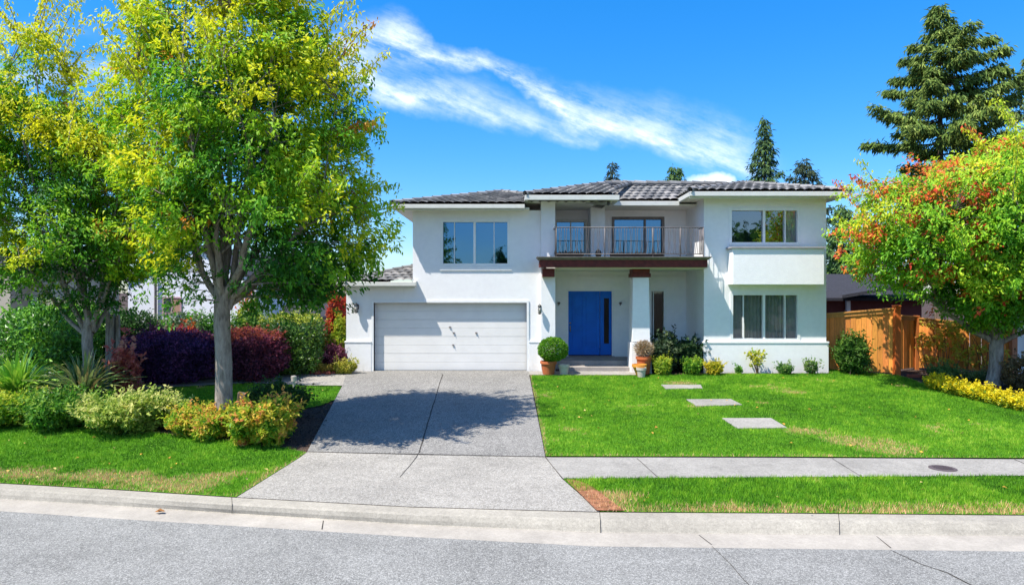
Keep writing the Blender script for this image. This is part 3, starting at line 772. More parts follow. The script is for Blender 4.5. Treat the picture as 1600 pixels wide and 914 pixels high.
# ---- shrubs and hedges
def lump(px0, px1, py0, py1, Y=None, depth=None, p=2.2, leafL=.07, n=2500, cols=None, name='shrub', label='', cat='shrub', group=None, rough=.2, core=True, aspect=.5, up=.3, mat='leaf', waxy=False, tips=None, tip_h=.8, ns=1.7, inner=.35):
    Yb = Y or Yof(py1); z0 = T(Yb)
    cx = ((px0 + px1) / 2 - 800) / F * Yb; rx = (px1 - px0) / 2 / F * Yb * .93
    zt = EYE + (457 - py0) / F * Yb; hz = (zt - z0) / 2 * .97; cz = z0 + hz; ry = depth / 2 if depth else min(rx, .8)
    def surf(d, k=1.0):
        s = (np.abs(d[:, 0]) ** p + np.abs(d[:, 1]) ** p + np.abs(d[:, 2]) ** p) ** (-1 / p)
        q = d * s[:, None]
        a = 1 + rough * nz(q * np.array([rx, ry, hz]) * ns, 1.0, cx) + .5 * rough * nz(q * np.array([rx, ry, hz]) * 5, 1.0, cx + 3)
        return q * (k * a)[:, None] * np.array([rx, ry, hz]) + np.array([cx, Yb, cz])
    A = Arr()
    d = rand_dir(n); kk = 1 - rng.uniform(0, inner, n) ** 1.3
    q = surf(d, 1.0) ; cen = np.array([cx, Yb, cz]); q = cen + (q - cen) * kk[:, None]
    q[:, 2] = np.maximum(q[:, 2], z0 + .02)
    out = unit((q - cen) / np.array([rx, ry, hz]))
    D = out * .6 + rng.normal(size=(n, 3)) * .6 + np.array([0, 0, up]); N = out + rng.normal(size=(n, 3)) * .5 + np.array([0, 0, .3])
    Ls = leafL * rng.uniform(.65, 1.35, n); V, Q = leaf_geo(q - unit(D) * Ls[:, None] * .3, D, N, Ls, Ls * aspect * rng.uniform(.8, 1.2, n))
    cl = nz(q, 2.2 / max(.5, rx), cx + 4)
    f = np.clip(.45 + .55 * cl + rng.uniform(-.35, .35, n), 0, .99); col = pal(cols, f)
    if tips:
        h = (q[:, 2] - z0) / (2 * hz); m = (h > tip_h + .18 * cl) & (rng.uniform(size=n) > .25); col[m] = pal(tips, rng.uniform(0, .99, int(m.sum())))
    A.add(V, Q, np.repeat(col, 4, 0))
    # sprigs standing out of the outline
    ms = int(n / (45 if p < 2.6 else 110)); sd = rand_dir(ms); sd[:, 2] = np.abs(sd[:, 2]) * .9 + .05; sb = surf(unit(sd), .93)
    so_ = unit(unit(sb - cen) * .8 + np.array([0, 0, .55]) + rng.normal(size=(ms, 3)) * .35); sl_ = rng.uniform(1.2, 3.4, ms) * leafL
    kn = 11; tt = np.tile(np.linspace(.1, 1, kn), ms); bi = np.repeat(np.arange(ms), kn); m_ = ms * kn
    q2 = sb[bi] + so_[bi] * (sl_[bi] * tt)[:, None] + rng.normal(size=(m_, 3)) * leafL * .2
    D2 = so_[bi] * .5 + rng.normal(size=(m_, 3)) * .7; N2_ = rng.normal(size=(m_, 3)) * .5 + np.array([0, -.3, .8]); L2 = leafL * rng.uniform(.6, 1.1, m_)
    V, Q = leaf_geo(q2, D2, N2_, L2, L2 * aspect); c2 = pal(cols, np.clip(.55 + rng.uniform(-.35, .44, ms)[bi] + rng.uniform(-.15, .15, m_), 0, .99))
    if tips: mm_ = (q2[:, 2] - z0) / (2 * hz) > tip_h; c2[mm_] = pal(tips, rng.uniform(0, .99, int(mm_.sum())))
    A.add(V, Q, np.repeat(c2, 4, 0))
    # stems reaching from the ground into the foliage
    for i in range(8):
        e = q[int(rng.integers(n))]; b = np.array([cx + rng.normal() * rx * .25, Yb + rng.normal() * ry * .25, z0 - .03])
        A.tube([Vector(v) for v in bez(b, (b + e) / 2 + np.array([0, 0, .1]), e, 5)], [.014, .012, .01, .007, .004], 4, (.1, .07, .045))
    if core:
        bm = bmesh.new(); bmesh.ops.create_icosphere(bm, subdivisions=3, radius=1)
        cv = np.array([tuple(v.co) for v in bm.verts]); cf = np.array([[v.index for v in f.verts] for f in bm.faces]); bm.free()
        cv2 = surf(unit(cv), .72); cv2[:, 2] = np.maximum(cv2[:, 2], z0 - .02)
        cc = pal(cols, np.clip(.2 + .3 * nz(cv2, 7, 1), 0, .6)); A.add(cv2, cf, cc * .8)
    o = A.build(name, M['waxy' if waxy else mat], loc=(cx, Yb, z0)); return tag(o, label, cat, group)

BOX = [(.03, .12, .012), (.13, .36, .03), (.36, .6, .06)]
YG = [(.05, .17, .012), (.24, .42, .02), (.62, .6, .06)]
VAR = [(.08, .2, .02), (.4, .5, .07), (.75, .7, .26)]
ORN = [(.08, .24, .015), (.32, .48, .03), (.72, .58, .06), (.75, .28, .1)]
PUR = [(.04, .015, .06), (.13, .045, .16), (.32, .1, .26)]
PURR = [(.02, .005, .012), (.07, .015, .03), (.18, .045, .06)]
DKG = [(.015, .05, .01), (.04, .12, .02), (.1, .24, .03)]
REDS = [(.25, .02, .02), (.5, .05, .03), (.6, .2, .03)]
g = 'clipped low shrubs along the left lawn edge'
lump(-90, 60, 614, 663, n=4500, leafL=.105, cols=YG, label='yellow-green low shrub cut off by the left edge beside the lawn', group=g, rough=.5, depth=1.7)
lump(42, 158, 619, 664, n=4800, leafL=.105, cols=[(.02, .1, .01), (.09, .27, .02), (.3, .45, .05)], label='bright green low shrub at lawn edge under the spiky plants', group=g, rough=.5, depth=1.6)
lump(140, 268, 618, 672, n=6000, leafL=.105, cols=VAR, label='pale cream and green leafed low shrub at the lawn edge', group=g, rough=.5, depth=1.7)
lump(266, 330, 634, 678, n=2600, leafL=.08, cols=ORN, label='small yellow-orange shrub in front of the grey trunk, left one', group=g, rough=.5, depth=1.0)
lump(308, 374, 638, 684, n=2800, leafL=.08, cols=ORN, label='small orange-tipped shrub right in front of the grey trunk', group=g, rough=.5, depth=1.0)
lump(368, 456, 628, 692, n=4600, leafL=.11, cols=ORN, label='largest orange and yellow shrub at lawn corner next to the dark mulch', group=g, rough=.55, depth=1.3)
lump(392, 480, 604, 652, n=2600, leafL=.09, cols=[(.012, .04, .01), (.03, .1, .02), (.12, .16, .03)], label='dark green loose shrub behind the orange one beside the driveway bed', rough=.4, depth=1.0, core=False)
lump(222, 300, 622, 655, n=700, leafL=.07, cols=[(.03, .1, .03), (.09, .2, .07), (.2, .3, .13)], label='thin grey-green sprigs behind the pale shrub', cat='plant', name='leafy_plant', rough=.5, depth=.7, core=False)
g = None
lump(12, 168, 474, 606, Y=19.4, n=9000, leafL=.13, cols=BOX, label='glossy clipped green hedge block on the left before the beige house', cat='hedge', name='hedge', p=4, depth=2.4, waxy=True, rough=.13)
lump(150, 250, 484, 600, Y=20.6, n=4200, leafL=.11, cols=DKG, label='dark green hedge behind the weathered wooden post', cat='hedge', name='hedge', p=3.5, depth=1.5, rough=.2)
lump(225, 335, 490, 598, Y=21.4, n=4200, leafL=.1, cols=[(.03, .08, .03), (.12, .2, .08), (.45, .5, .25)], label='grey-green variegated hedge under the white house window', cat='hedge', name='hedge', p=3, depth=1.5, rough=.25)
lump(184, 345, 515, 603, Y=19.8, n=11000, leafL=.09, cols=PUR, label='long dark purple hedge left of the grey trunk', cat='hedge', name='hedge', p=3.2, depth=1.5, rough=.2, tips=[(.09, .03, .1), (.16, .03, .06)], tip_h=.9, group='purple hedges before the white house')
lump(330, 448, 513, 600, Y=20.2, n=8000, leafL=.09, cols=[(.05, .015, .04), (.17, .04, .08), (.42, .09, .12)], label='reddish purple hedge right of the grey trunk', cat='hedge', name='hedge', p=2.8, depth=1.5, rough=.25, tips=[(.3, .04, .05), (.5, .15, .06)], tip_h=.84, group='purple hedges before the white house')
lump(272, 318, 506, 600, Y=20.6, n=1500, leafL=.11, cols=REDS, label='bright red leaf tips poking above the purple hedge', rough=.5, core=False, depth=.6)
lump(302, 348, 486, 598, Y=21.6, n=2200, leafL=.09, cols=[(.03, .12, .02), (.09, .28, .03), (.2, .4, .05)], label='rounded fresh green bush behind the purple hedge by the trunk', rough=.3, depth=1)
lump(355, 420, 478, 598, Y=22.4, n=2600, leafL=.1, cols=[(.05, .15, .02), (.16, .34, .03), (.4, .46, .05)], label='loose lime green bush between trunk and clipped green hedge', rough=.45, depth=1)
lump(408, 510, 490, 584, Y=21.5, n=9000, leafL=.085, cols=[(.02, .07, .01), (.07, .18, .015), (.22, .33, .03)], label='squared green hedge with yellow-tipped corner near the garage', cat='hedge', name='hedge', p=6, depth=1.8, rough=.1, waxy=True, tips=[(.3, .4, .03), (.5, .5, .05)], tip_h=.9)
lump(508, 545, 458, 570, Y=22.6, n=2600, leafL=.1, cols=REDS, label='tall red and orange shrub against the garage corner', rough=.4, depth=.9)
lump(516, 543, 492, 560, Y=22.1, n=1300, leafL=.09, cols=[(.12, .25, .02), (.35, .45, .03), (.55, .5, .04)], label='yellow-green upright shrub beside the garage corner', rough=.4, depth=.5)
lump(506, 541, 540, 580, Y=21.7, n=1200, leafL=.09, cols=[(.08, .02, .04), (.25, .06, .1), (.4, .15, .2)], label='small pink-purple shrub at the foot of the garage corner', rough=.3, depth=.6)
lump(522, 558, 565, 584, n=800, leafL=.09, cols=[(.2, .3, .03), (.5, .48, .05), (.6, .5, .15)], label='low yellow plant at the garage corner by the path', cat='plant', name='leafy_plant', rough=.4, depth=.4, core=False)
lump(488, 528, 568, 583, n=900, leafL=.06, cols=[(.35, .25, .05), (.5, .4, .07), (.6, .5, .1)], label='straw coloured mound plant on stones by the path end', cat='plant', name='leafy_plant', rough=.2, depth=.5)
lump(180, 216, 538, 606, Y=17.0, n=700, leafL=.16, cols=[(.3, .05, .05), (.55, .15, .12), (.6, .3, .2)], label='big-leafed pinkish red plant beside the spiky clump', cat='plant', name='leafy_plant', rough=.4, depth=.6, core=False, aspect=.75)
# plants in front of the porch and the right wing
lump(1018, 1062, 532, 583, Y=21.6, n=1500, leafL=.13, cols=[(.01, .03, .012), (.05, .09, .04), (.14, .19, .08)], label='dark leafy shrub next to the porch column pots', rough=.4, depth=.6, aspect=.6)
lump(1050, 1102, 534, 582, Y=21.8, n=1900, leafL=.14, cols=[(.008, .03, .01), (.03, .08, .03), (.12, .2, .07)], label='big-leafed dark green shrub in the corner by the right wing', rough=.35, depth=.7, aspect=.6)
lump(1040, 1060, 514, 560, Y=22.3, n=160, leafL=.12, cols=[(.03, .02, .03), (.06, .06, .05), (.1, .12, .08)], label='thin dark stalky plant below the narrow porch window', cat='plant', name='leafy_plant', rough=.5, depth=.3, core=False)
lump(1022, 1050, 558, 584, Y=21.1, n=900, leafL=.08, cols=[(.1, .25, .02), (.32, .45, .03), (.55, .55, .05)], label='round yellow-green little bush, nearest to the porch steps', group='little bushes along the house foot', rough=.25, depth=.5)
lump(1066, 1096, 561, 583, Y=21.1, n=900, leafL=.08, cols=[(.06, .2, .02), (.2, .42, .03), (.45, .52, .05)], label='round green little bush under the corner shrub', group='little bushes along the house foot', rough=.2, depth=.5)
lump(1102, 1130, 564, 583, Y=21.1, n=800, leafL=.08, cols=[(.3, .35, .02), (.6, .52, .03), (.7, .55, .04)], label='golden yellow little bush at the right wing corner', group='little bushes along the house foot', rough=.2, depth=.45)
lump(1148, 1161, 572, 583, Y=21.25, n=200, leafL=.06, cols=BOX, label='tiny green tuft at the wall foot left of the yellow sapling', group='little bushes along the house foot', rough=.3, depth=.25)
lump(1213, 1240, 568, 583, Y=21.2, n=500, leafL=.07, cols=[(.04, .14, .03), (.12, .28, .05), (.3, .4, .1)], label='low green bush under the right wing window, right of the yellow sapling', group='little bushes along the house foot', rough=.3, depth=.4)
lump(1256, 1280, 562, 584, Y=21.2, n=420, leafL=.08, cols=[(.04, .14, .03), (.14, .28, .05), (.35, .42, .1)], label='rightmost little green bush at the house corner', group='little bushes along the house foot', rough=.4, depth=.35, core=False)
lump(1307, 1357, 522, 580, Y=21.2, n=2300, leafL=.1, cols=[(.02, .07, .01), (.07, .18, .02), (.18, .3, .04)], label='dark green bush in front of the cedar fence by the house corner', rough=.4, depth=1.1)
lump(1452, 1500, 572, 597, Y=20.3, n=900, leafL=.09, cols=[(.05, .12, .03), (.14, .26, .06), (.3, .38, .1)], label='low grey-green shrub at the fence foot', rough=.3, depth=.7)
lump(1500, 1548, 580, 600, Y=20.0, n=700, leafL=.08, cols=[(.06, .12, .03), (.16, .22, .06), (.3, .3, .1)], label='low sparse olive shrub between the fence and the right tree', rough=.4, depth=.6)
lump(1562, 1625, 560, 612, Y=18.9, n=1700, leafL=.1, cols=[(.1, .08, .03), (.25, .18, .08), (.35, .25, .12)], label='brownish dry shrub at right edge behind the yellow flowers', rough=.4, depth=.8, core=False)
# yellow flower border
fb = [(1464, 609), (1486, 615), (1508, 620), (1531, 626), (1554, 631), (1577, 637), (1600, 642), (1626, 648), (1655, 655)]
for i, (x, y) in enumerate(fb):
    lump(x - 17, x + 17, y - 22, y, n=900, leafL=.06, cols=[(.1, .25, .02), (.4, .42, .02), (.7, .58, .015)], label='bright yellow flowering plant in the border under the right tree', cat='flowering plant', name='flowering_plant', group='yellow flower border', rough=.3, depth=.75, tips=[(.75, .6, .01), (.8, .68, .02)], tip_h=.45, aspect=.8)

# climber on the fence, sapling, strappy plants
def climber():
    A = Arr(); n = 2600
    for (x0, x1, y0, y1, m) in ((1432, 1500, 500, 565, 1300), (1480, 1560, 495, 570, 1700), (1560, 1578, 520, 600, 250)):
        px = rng.uniform(x0, x1, m); py = y0 + (y1 - y0) * rng.uniform(size=m)
        k = np.array([mnoise.noise(Vector((a * .05, b * .05, 2))) for a, b in zip(px, py)]); ok = k > -.02; px, py = px[ok], py[ok]
        Y = 21.95 - (px - 1432) / 145 * .9 - rng.uniform(0, .28, len(px)) + .1
        P = np.stack([(px - 800) / F * Y, Y, EYE + (457 - py) / F * Y], 1); m = len(P)
        D = rng.normal(size=(m, 3)) * .6 + np.array([0, -.3, -.4]); N = rng.normal(size=(m, 3)) * .4 + np.array([0, -1, .4])
        Ls = rng.uniform(.07, .14, m); V, Q = leaf_geo(P, D, N, Ls, Ls * .6)
        f = np.clip(.5 + .6 * k[ok] + rng.uniform(-.4, .4, m), 0, .99)
        A.add(V, Q, np.repeat(pal([(.16, .2, .03), (.45, .5, .05), (.75, .66, .08), (.65, .3, .08)], f), 4, 0))
    for i in range(16):
        x = rng.uniform(1440, 1565); Y = 21.95 - (x - 1432) / 145 * .9; b = at(x, 590, Y - .03); b.z = T(Y)
        e = at(x + rng.uniform(-22, 22), rng.uniform(505, 540), Y - .1)
        A.tube(bez(b, (b + e) / 2 + Vector((rng.uniform(-.2, .2), -.05, 0)), e, 7), [.014, .013, .012, .01, .009, .007, .005], 4, (.16, .09, .05))
    o = A.build('climbing_plant', M['leaf']); tag(o, 'yellow-green climbing vine spread over the sunlit cedar fence', 'climber')
climber()
def sapling():
    A = Arr(); b = Vector(((1183 - 800) / F * 21.2, 21.2, T(21.2)))
    for i in range(7):
        e = at(1183 + rng.uniform(-12, 12), rng.uniform(546, 562), 21.2 + rng.uniform(-.15, .15))
        pp = bez(b, (b + e) / 2 + Vector((0, 0, .1)), e, 6); A.tube(pp, [.012, .01, .009, .008, .006, .004], 4, (.2, .13, .07))
        m = 26; t = rng.uniform(.45, 1, m); q = np.array([tuple(pp[min(5, int(k * 5.5))]) for k in t]) + rng.normal(size=(m, 3)) * .05
        D = rng.normal(size=(m, 3)) * .7 + np.array([0, 0, .2]); N = rng.normal(size=(m, 3)) * .5 + np.array([0, -.6, .6]); Ls = rng.uniform(.08, .14, m)
        V, Q = leaf_geo(q, D, N, Ls, Ls * .6); A.add(V, Q, np.repeat(pal([(.2, .34, .03), (.5, .5, .04), (.65, .58, .06)], rng.uniform(0, .99, m)), 4, 0))
    tag(A.build('sapling', M['leaf']), 'small yellow-leafed sapling under the lower right window', 'sapling')
sapling()
def strappy(px, py, wpx, hpx, n, cols, label, stiff=.5, width=.06, Yb=None):
    Yb = Yb or Yof(py); b0 = np.array([(px - 800) / F * Yb, Yb, T(Yb)]); A = Arr(); H = hpx / F * Yb; W = wpx / 2 / F * Yb
    for i in range(n):
        th = rng.uniform(0, 2 * math.pi); k = rng.uniform() ** .6
        d = np.array([math.cos(th), math.sin(th), 0]); b = b0 + d * .14 * rng.uniform(); h = H * rng.uniform(.7, 1.05) * (1 - .38 * k * (1 - stiff) - .1 * k)
        e = b + d * W * k + np.array([0, 0, h * (1 - .38 * k)]); c = b + d * W * k * .35 + np.array([0, 0, h * .72])
        pp = np.array(bez(b, c, e, 7)); s = np.array([-d[1], d[0], 0]); s = s * math.cos(.6) + np.array([0, 0, 1]) * math.sin(rng.uniform(-.4, .4)); s /= np.linalg.norm(s)
        w = width * rng.uniform(.7, 1.2) * np.array([.5, .8, 1, 1, .85, .5, .06]); cc = pal(cols, np.array([rng.uniform(0, .99)]))[0]
        up = np.array([0, 0, .012])
        V = np.concatenate([pp + s * w[:, None] * .5, pp - d * w[:, None] * .15 - up, pp - s * w[:, None] * .5]); Q = []
        for j in range(6): Q += [[j, j + 1, 8 + j, 7 + j], [7 + j, 8 + j, 15 + j, 14 + j]]
        A.add(V, np.array(Q), np.tile(cc, (21, 1)))
    tag(A.build('strappy_plant', M['waxy'], smooth=True, loc=tuple(b0)), label, 'plant', 'spiky strap-leafed plants in the left bed')
strappy(26, 618, 190, 104, 190, [(.1, .3, .03), (.26, .5, .04), (.45, .62, .08)], 'bright green spiky clump at the left edge of the bed', .75, .09, Yb=16.4)
strappy(132, 618, 175, 104, 210, [(.05, .14, .04), (.15, .26, .07), (.36, .4, .15), (.3, .2, .08)], 'dark bronze-green spiky clump in front of the forked trunk', .5, .065, Yb=16.3)
strappy(178, 622, 80, 70, 60, [(.04, .1, .03), (.12, .2, .07), (.28, .3, .14)], 'smaller arching grey-green spiky clump beside the red-leafed plant', .2, .045)

# ------------------------------------------------------------------ grass
def inpoly(x, y, poly):
    c = np.zeros(len(x), bool); j = len(poly) - 1
    for i in range(len(poly)):
        xi, yi = poly[i]; xj, yj = poly[j]
        if yi != yj:
            c ^= ((yi > y) != (yj > y)) & (x < (xj - xi) * (y - yi) / (yj - yi) + xi)
        j = i
    return c
def edge_dist(x, y, poly):
    d = np.full(len(x), 9.)
    for i in range(len(poly)):
        a = np.array(poly[i]); b = np.array(poly[(i + 1) % len(poly)]); ab = b - a; L2 = (ab ** 2).sum() + 1e-9
        t = np.clip(((x - a[0]) * ab[0] + (y - a[1]) * ab[1]) / L2, 0, 1)
        d = np.minimum(d, np.hypot(x - a[0] - t * ab[0], y - a[1] - t * ab[1]))
    return d
def vnoise(x, y, s, seed):
    r = np.random.default_rng(seed).uniform(-1, 1, (64, 64)); u = x * s + 1000; v = y * s + 1000
    i = np.floor(u).astype(int); j = np.floor(v).astype(int); fu = u - i; fv = v - j; fu = fu * fu * (3 - 2 * fu); fv = fv * fv * (3 - 2 * fv)
    g_ = lambda a, b: r[a % 64, b % 64]
    return (g_(i, j) * (1 - fu) + g_(i + 1, j) * fu) * (1 - fv) + (g_(i, j + 1) * (1 - fu) + g_(i + 1, j + 1) * fu) * fv
def grass(name, poly, dens, label, hgt=.05):
    pa = np.array(poly); x0, y0 = pa.min(0); x1, y1 = pa.max(0)
    x0 = max(x0, -18); x1 = min(x1, 20)
    n = int((x1 - x0) * (y1 - y0) * dens); x = rng.uniform(x0, x1, n); y = rng.uniform(y0, y1, n)
    ok = inpoly(x, y, poly) & (np.abs(x) < y * .80 + 4)
    for sp in stone_polys: ok &= ~inpoly(x, y, sp)
    x, y = x[ok], y[ok]; ed = edge_dist(x, y, poly)
    v = vnoise(x, y, .9, 1) * .5 + vnoise(x, y, 2.3, 2) * .3 + vnoise(x, y, 6, 3) * .2
    clump = vnoise(x, y, 9, 4) * .6 + vnoise(x, y, 22, 5) * .4
    dry = np.clip((v - .46) * 3, 0, .7)
    if name == 'strip':
        dk = np.array([kerbY(a) for a in x[::1]]); q = y - dk
        dry = np.maximum(dry, np.clip(.85 - q / .5 + .5 * v, 0, 1)); dry = np.maximum(dry, np.clip(1.3 - (x - 1.0) * 1.1 + v, 0, 1) * (y < 11.2) * (q < .9))
    if name == 'left':
        dk = np.array([kerbY(a) for a in x]); q = y - dk
        dry = np.maximum(dry, np.clip(1.8 - np.abs(q - .5) / .3 + 2.2 * v, 0, 1) * np.clip((-4.4 - x) / .5 + v, 0, 1)); dry = np.maximum(dry, np.clip(.7 - ed / .15 + v, 0, .8))
    if name == 'right':
        dry = np.maximum(dry, np.clip(.75 - ed / .1 + .8 * v, 0, .85)); 
        for (sx_, sy_, sr) in ((1390, 704, .5), (1262, 676, .32), (1312, 690, .4), (1405, 604, .22), (1192, 631, .15), (1065, 600, .3)):
            a, b = gp(sx_, sy_); dry = np.maximum(dry, np.clip(1.0 - np.hypot((x - a) * .7, y - b) / sr + .9 * v + .3 * clump, 0, .85))
    keep = rng.uniform(size=len(x)) > dry * .35
    x, y, v, clump, dry, ed = [a[keep] for a in (x, y, v, clump, dry, ed)]; n = len(x)
    h = hgt * rng.uniform(.55, 1.25, n) * (1 + .45 * clump); w = rng.uniform(.006, .012, n)
    th = rng.uniform(0, 2 * math.pi, n); ln = rng.uniform(.1, .7, n) * h; lt = rng.uniform(0, 2 * math.pi, n)
    z = Tn(y) + .008; dx = np.cos(th) * w / 2; dy = np.sin(th) * w / 2
    V = np.stack([np.stack([x - dx, y - dy, z], 1), np.stack([x + dx, y + dy, z], 1), np.stack([x + np.cos(lt) * ln, y + np.sin(lt) * ln, z + h], 1)], 1).reshape(-1, 3)
    f = np.clip(.46 + .45 * v + .42 * clump + rng.uniform(-.25, .25, n), 0, .99)
    col = pal([(.03, .11, .006), (.09, .27, .009), (.2, .42, .016), (.42, .58, .06)], f)
    drc = pal([(.42, .24, .08), (.74, .42, .2), (.85, .56, .32)], rng.uniform(0, .99, n)); m = rng.uniform(size=n) < dry; col[m] = drc[m]
    o = mesh_obj('grass', V, [np.arange(n * 3, dtype=np.int32).reshape(n, 3)], M['grass'], col=np.repeat(col, 3, 0), loc=(float(x.mean()), float(y.mean()), 0))
    tag(o, label, 'grass', None, 'stuff')
grass('right', right_lawn, 3000, 'mown green grass of the front lawn right of the driveway')
grass('strip', strip, 4200, 'grass strip with dry edge between sidewalk and kerb', .06)
grass('left', left_lawn, 3600, 'mown green grass left of the driveway with dry kerb edge')
grass('back', back_lawn, 2200, 'small yellowish lawn patch before the purple hedge', .05)

dp = [gp(884, 751), kb(932), kb(975), gp(925, 762), gp(900, 752)]
sheet('bare_dirt', dp, .03, M['dirt'])
# fallen leaves
A = Arr(); pts = []
def scat(n, fn):
    for _ in range(n): pts.append(fn())
def on_lawn(poly):
    pa = np.array(poly)
    while True:
        x = rng.uniform(max(pa[:, 0].min(), -12), min(pa[:, 0].max(), 15)); y = rng.uniform(pa[:, 1].min(), pa[:, 1].max())
        if inpoly(np.array([x]), np.array([y]), poly)[0]: return (x, y, T(y) + .045)
scat(60, lambda: on_lawn(right_lawn)); scat(45, lambda: on_lawn(left_lawn)); scat(20, lambda: on_lawn(strip)); scat(25, lambda: on_lawn(back_lawn))
for q in (gp(980, 763), gp(270, 735), gp(927, 630), gp(1395, 603), gp(1265, 806, 0)): pts.append((q[0], q[1], T(q[1]) + .05))
P = np.array(pts); m = len(P); D = rng.normal(size=(m, 3)); D[:, 2] *= .2; N = np.tile([0, 0, 1.], (m, 1)) + rng.normal(size=(m, 3)) * .3; Ls = rng.uniform(.04, .09, m)
V, Q = leaf_geo(P, D, N, Ls, Ls * .8); A.add(V, Q, np.repeat(pal([(.3, .1, .03), (.6, .35, .06), (.62, .5, .2)], rng.uniform(0, .99, m)), 4, 0))
tag(A.build('fallen_leaves', M['dead']), 'scattered yellow and brown fallen leaves on the lawns', 'fallen leaves', None, 'stuff')
A = Arr(); x, y = gp(249, 801, -.12); V, Q = leaf_geo(np.array([[x - .07, y, -.105], [x - .03, y + .02, -.1]]), np.array([[1, .1, .15], [1, -.4, .2]]), np.array([[0, -.3, 1.], [0, .2, 1.]]), np.array([.15, .12]), np.array([.09, .08]))
A.add(V, Q, np.tile((.3, .14, .05), (8, 1))); tag(A.build('fallen_leaf', M['dead']), 'single curled brown leaf lying in the pale gutter on the left', 'leaf')
# mulch chips on the dark bed beside the driveway
bed = [gp(534, 626), gp(484, 700), gp(440, 690), gp(455, 650), gp(500, 632)]
A = Arr(); n = 5000; x = rng.uniform(-6.5, -3.5, n); y = rng.uniform(12.5, 18, n); ok = inpoly(x, y, bed); x, y = x[ok], y[ok]; m = len(x)
Ls = rng.uniform(.02, .06, m); V, Q = leaf_geo(np.stack([x, y, Tn(y) + .0], 1), rng.normal(size=(m, 3)) * np.array([1, 1, .4]), rng.normal(size=(m, 3)) * .5 + np.array([0, 0, 1.]), Ls, Ls * .45)
A.add(V, Q, np.repeat(pal([(.02, .014, .012), (.05, .034, .03), (.15, .11, .09)], rng.uniform(0, .99, m)), 4, 0)); tag(A.build('bark_mulch', M['dead']), 'dark bark mulch in the bed beside the driveway', 'mulch', None, 'stuff')

# ------------------------------------------------------------------ THE HOUSE
house = thing('house', (2.3, 21.8, T(21.8)), 'white two-storey stucco house with blue door, balcony and grey tiled hip roofs', 'house')
FY = 21.8; WY = 21.6; BY = 23.8
def X(px, Y): return (px - 800) / F * Y
def Z(py, Y): return EYE + (457 - py) / F * Y
def wallgrid(mb, x0, x1, z0, z1, Y, holes, t=.14, fy=1):
    xs = sorted({x0, x1, *[h[0] for h in holes], *[h[1] for h in holes]}); zs = sorted({z0, z1, *[h[2] for h in holes], *[h[3] for h in holes]})
    xs = [v for v in xs if x0 <= v <= x1]; zs = [v for v in zs if z0 <= v <= z1]
    for i in range(len(xs) - 1):
        for j in range(len(zs) - 1):
            mx, mz = (xs[i] + xs[i+1]) / 2, (zs[j] + zs[j+1]) / 2
            if any(h[0] < mx < h[1] and h[2] < mz < h[3] for h in holes): continue
            mb.add([(xs[i], Y, zs[j]), (xs[i+1], Y, zs[j]), (xs[i+1], Y, zs[j+1]), (xs[i], Y, zs[j+1])], [[0,1,2,3]])
    for h in holes:
        a, b, c, d = h[:4]; tt = h[4] if len(h) > 4 else t
        mb.add([(a,Y,c),(a,Y+tt,c),(a,Y+tt,d),(a,Y,d)], [[0,1,2,3]]); mb.add([(b,Y,c),(b,Y+tt,c),(b,Y+tt,d),(b,Y,d)], [[3,2,1,0]])
        mb.add([(a,Y,c),(b,Y,c),(b,Y+tt,c),(a,Y+tt,c)], [[0,1,2,3]]); mb.add([(a,Y,d),(b,Y,d),(b,Y+tt,d),(a,Y+tt,d)], [[3,2,1,0]])
# openings
GD = (X(584, FY), X(823, FY), T(FY) + .01, Z(473, FY), .2)
W1 = (X(690, FY), X(795, FY), Z(414, FY), Z(345, FY), .12)
W2 = (X(1141, WY), X(1248, WY), Z(381, WY), Z(327, WY), .12)
W3 = (X(1143, WY), X(1248, WY), Z(531, WY), Z(459, WY), .12)
DR = (X(887, BY), X(957, BY), .79, Z(454, BY), .12)
W4 = (X(1016, BY), X(1039, BY), Z(531, BY), Z(453, BY), .12)
W5 = (X(868, BY), X(915, BY), Z(398, BY), Z(345, BY), .12)
W6 = (X(958, BY), X(1036, BY), Z(404, BY), Z(341, BY), .12)
XL, XU, XP = X(541, FY), X(645, FY), X(845, FY)
xw0, xw1 = X(1100, WY), X(1291, WY)
RB = 29.0
mb = MB()
wallgrid(mb, XL, XU, .2, 3.25, FY, [GD])
wallgrid(mb, XU, XP, .2, 5.62, FY, [GD, W1])
# sides, back
mb.add([(XL,FY,.2),(XL,RB,.2),(XL,RB,3.25),(XL,FY,3.25)], [[0,1,2,3]][::-1])
mb.add([(XU,FY,3.0),(XU,RB,3.0),(XU,RB,5.62),(XU,FY,5.62)], [[3,2,1,0]])
mb.add([(XL,RB,.2),(XU,RB,.2),(XU,RB,3.25),(XL,RB,3.25)], [[0,1,2,3]]); mb.add([(XU,RB,.2),(xw1,RB,.2),(xw1,RB,5.62),(XU,RB,5.62)], [[0,1,2,3]])
mb.build('garage_wing_wall', M['stucco'], house)
mb = MB(); mb.box(XP - .0, X(867.5, 21.65), 21.65, BY, .2, 5.9); mb.build('porch_pilaster', M['stucco'], house)
mb = MB(); wallgrid(mb, X(867.5, 21.65) - .02, xw0 + .02, .2, 5.95, BY, [DR, W4, W5, W6]); mb.build('recessed_wall', M['stucco'], house)
mb = MB()
wallgrid(mb, xw0, xw1, .2, 5.98, WY, [W2, W3])
mb.add([(xw0,WY,.2),(xw0,BY+.2,.2),(xw0,BY+.2,5.98),(xw0,WY,5.98)], [[3,2,1,0]])
mb.add([(xw1,WY,.2),(xw1,RB,.2),(xw1,RB,5.98),(xw1,WY,5.98)], [[0,1,2,3]])
mb.build('right_wing_wall', M['stucco'], house)
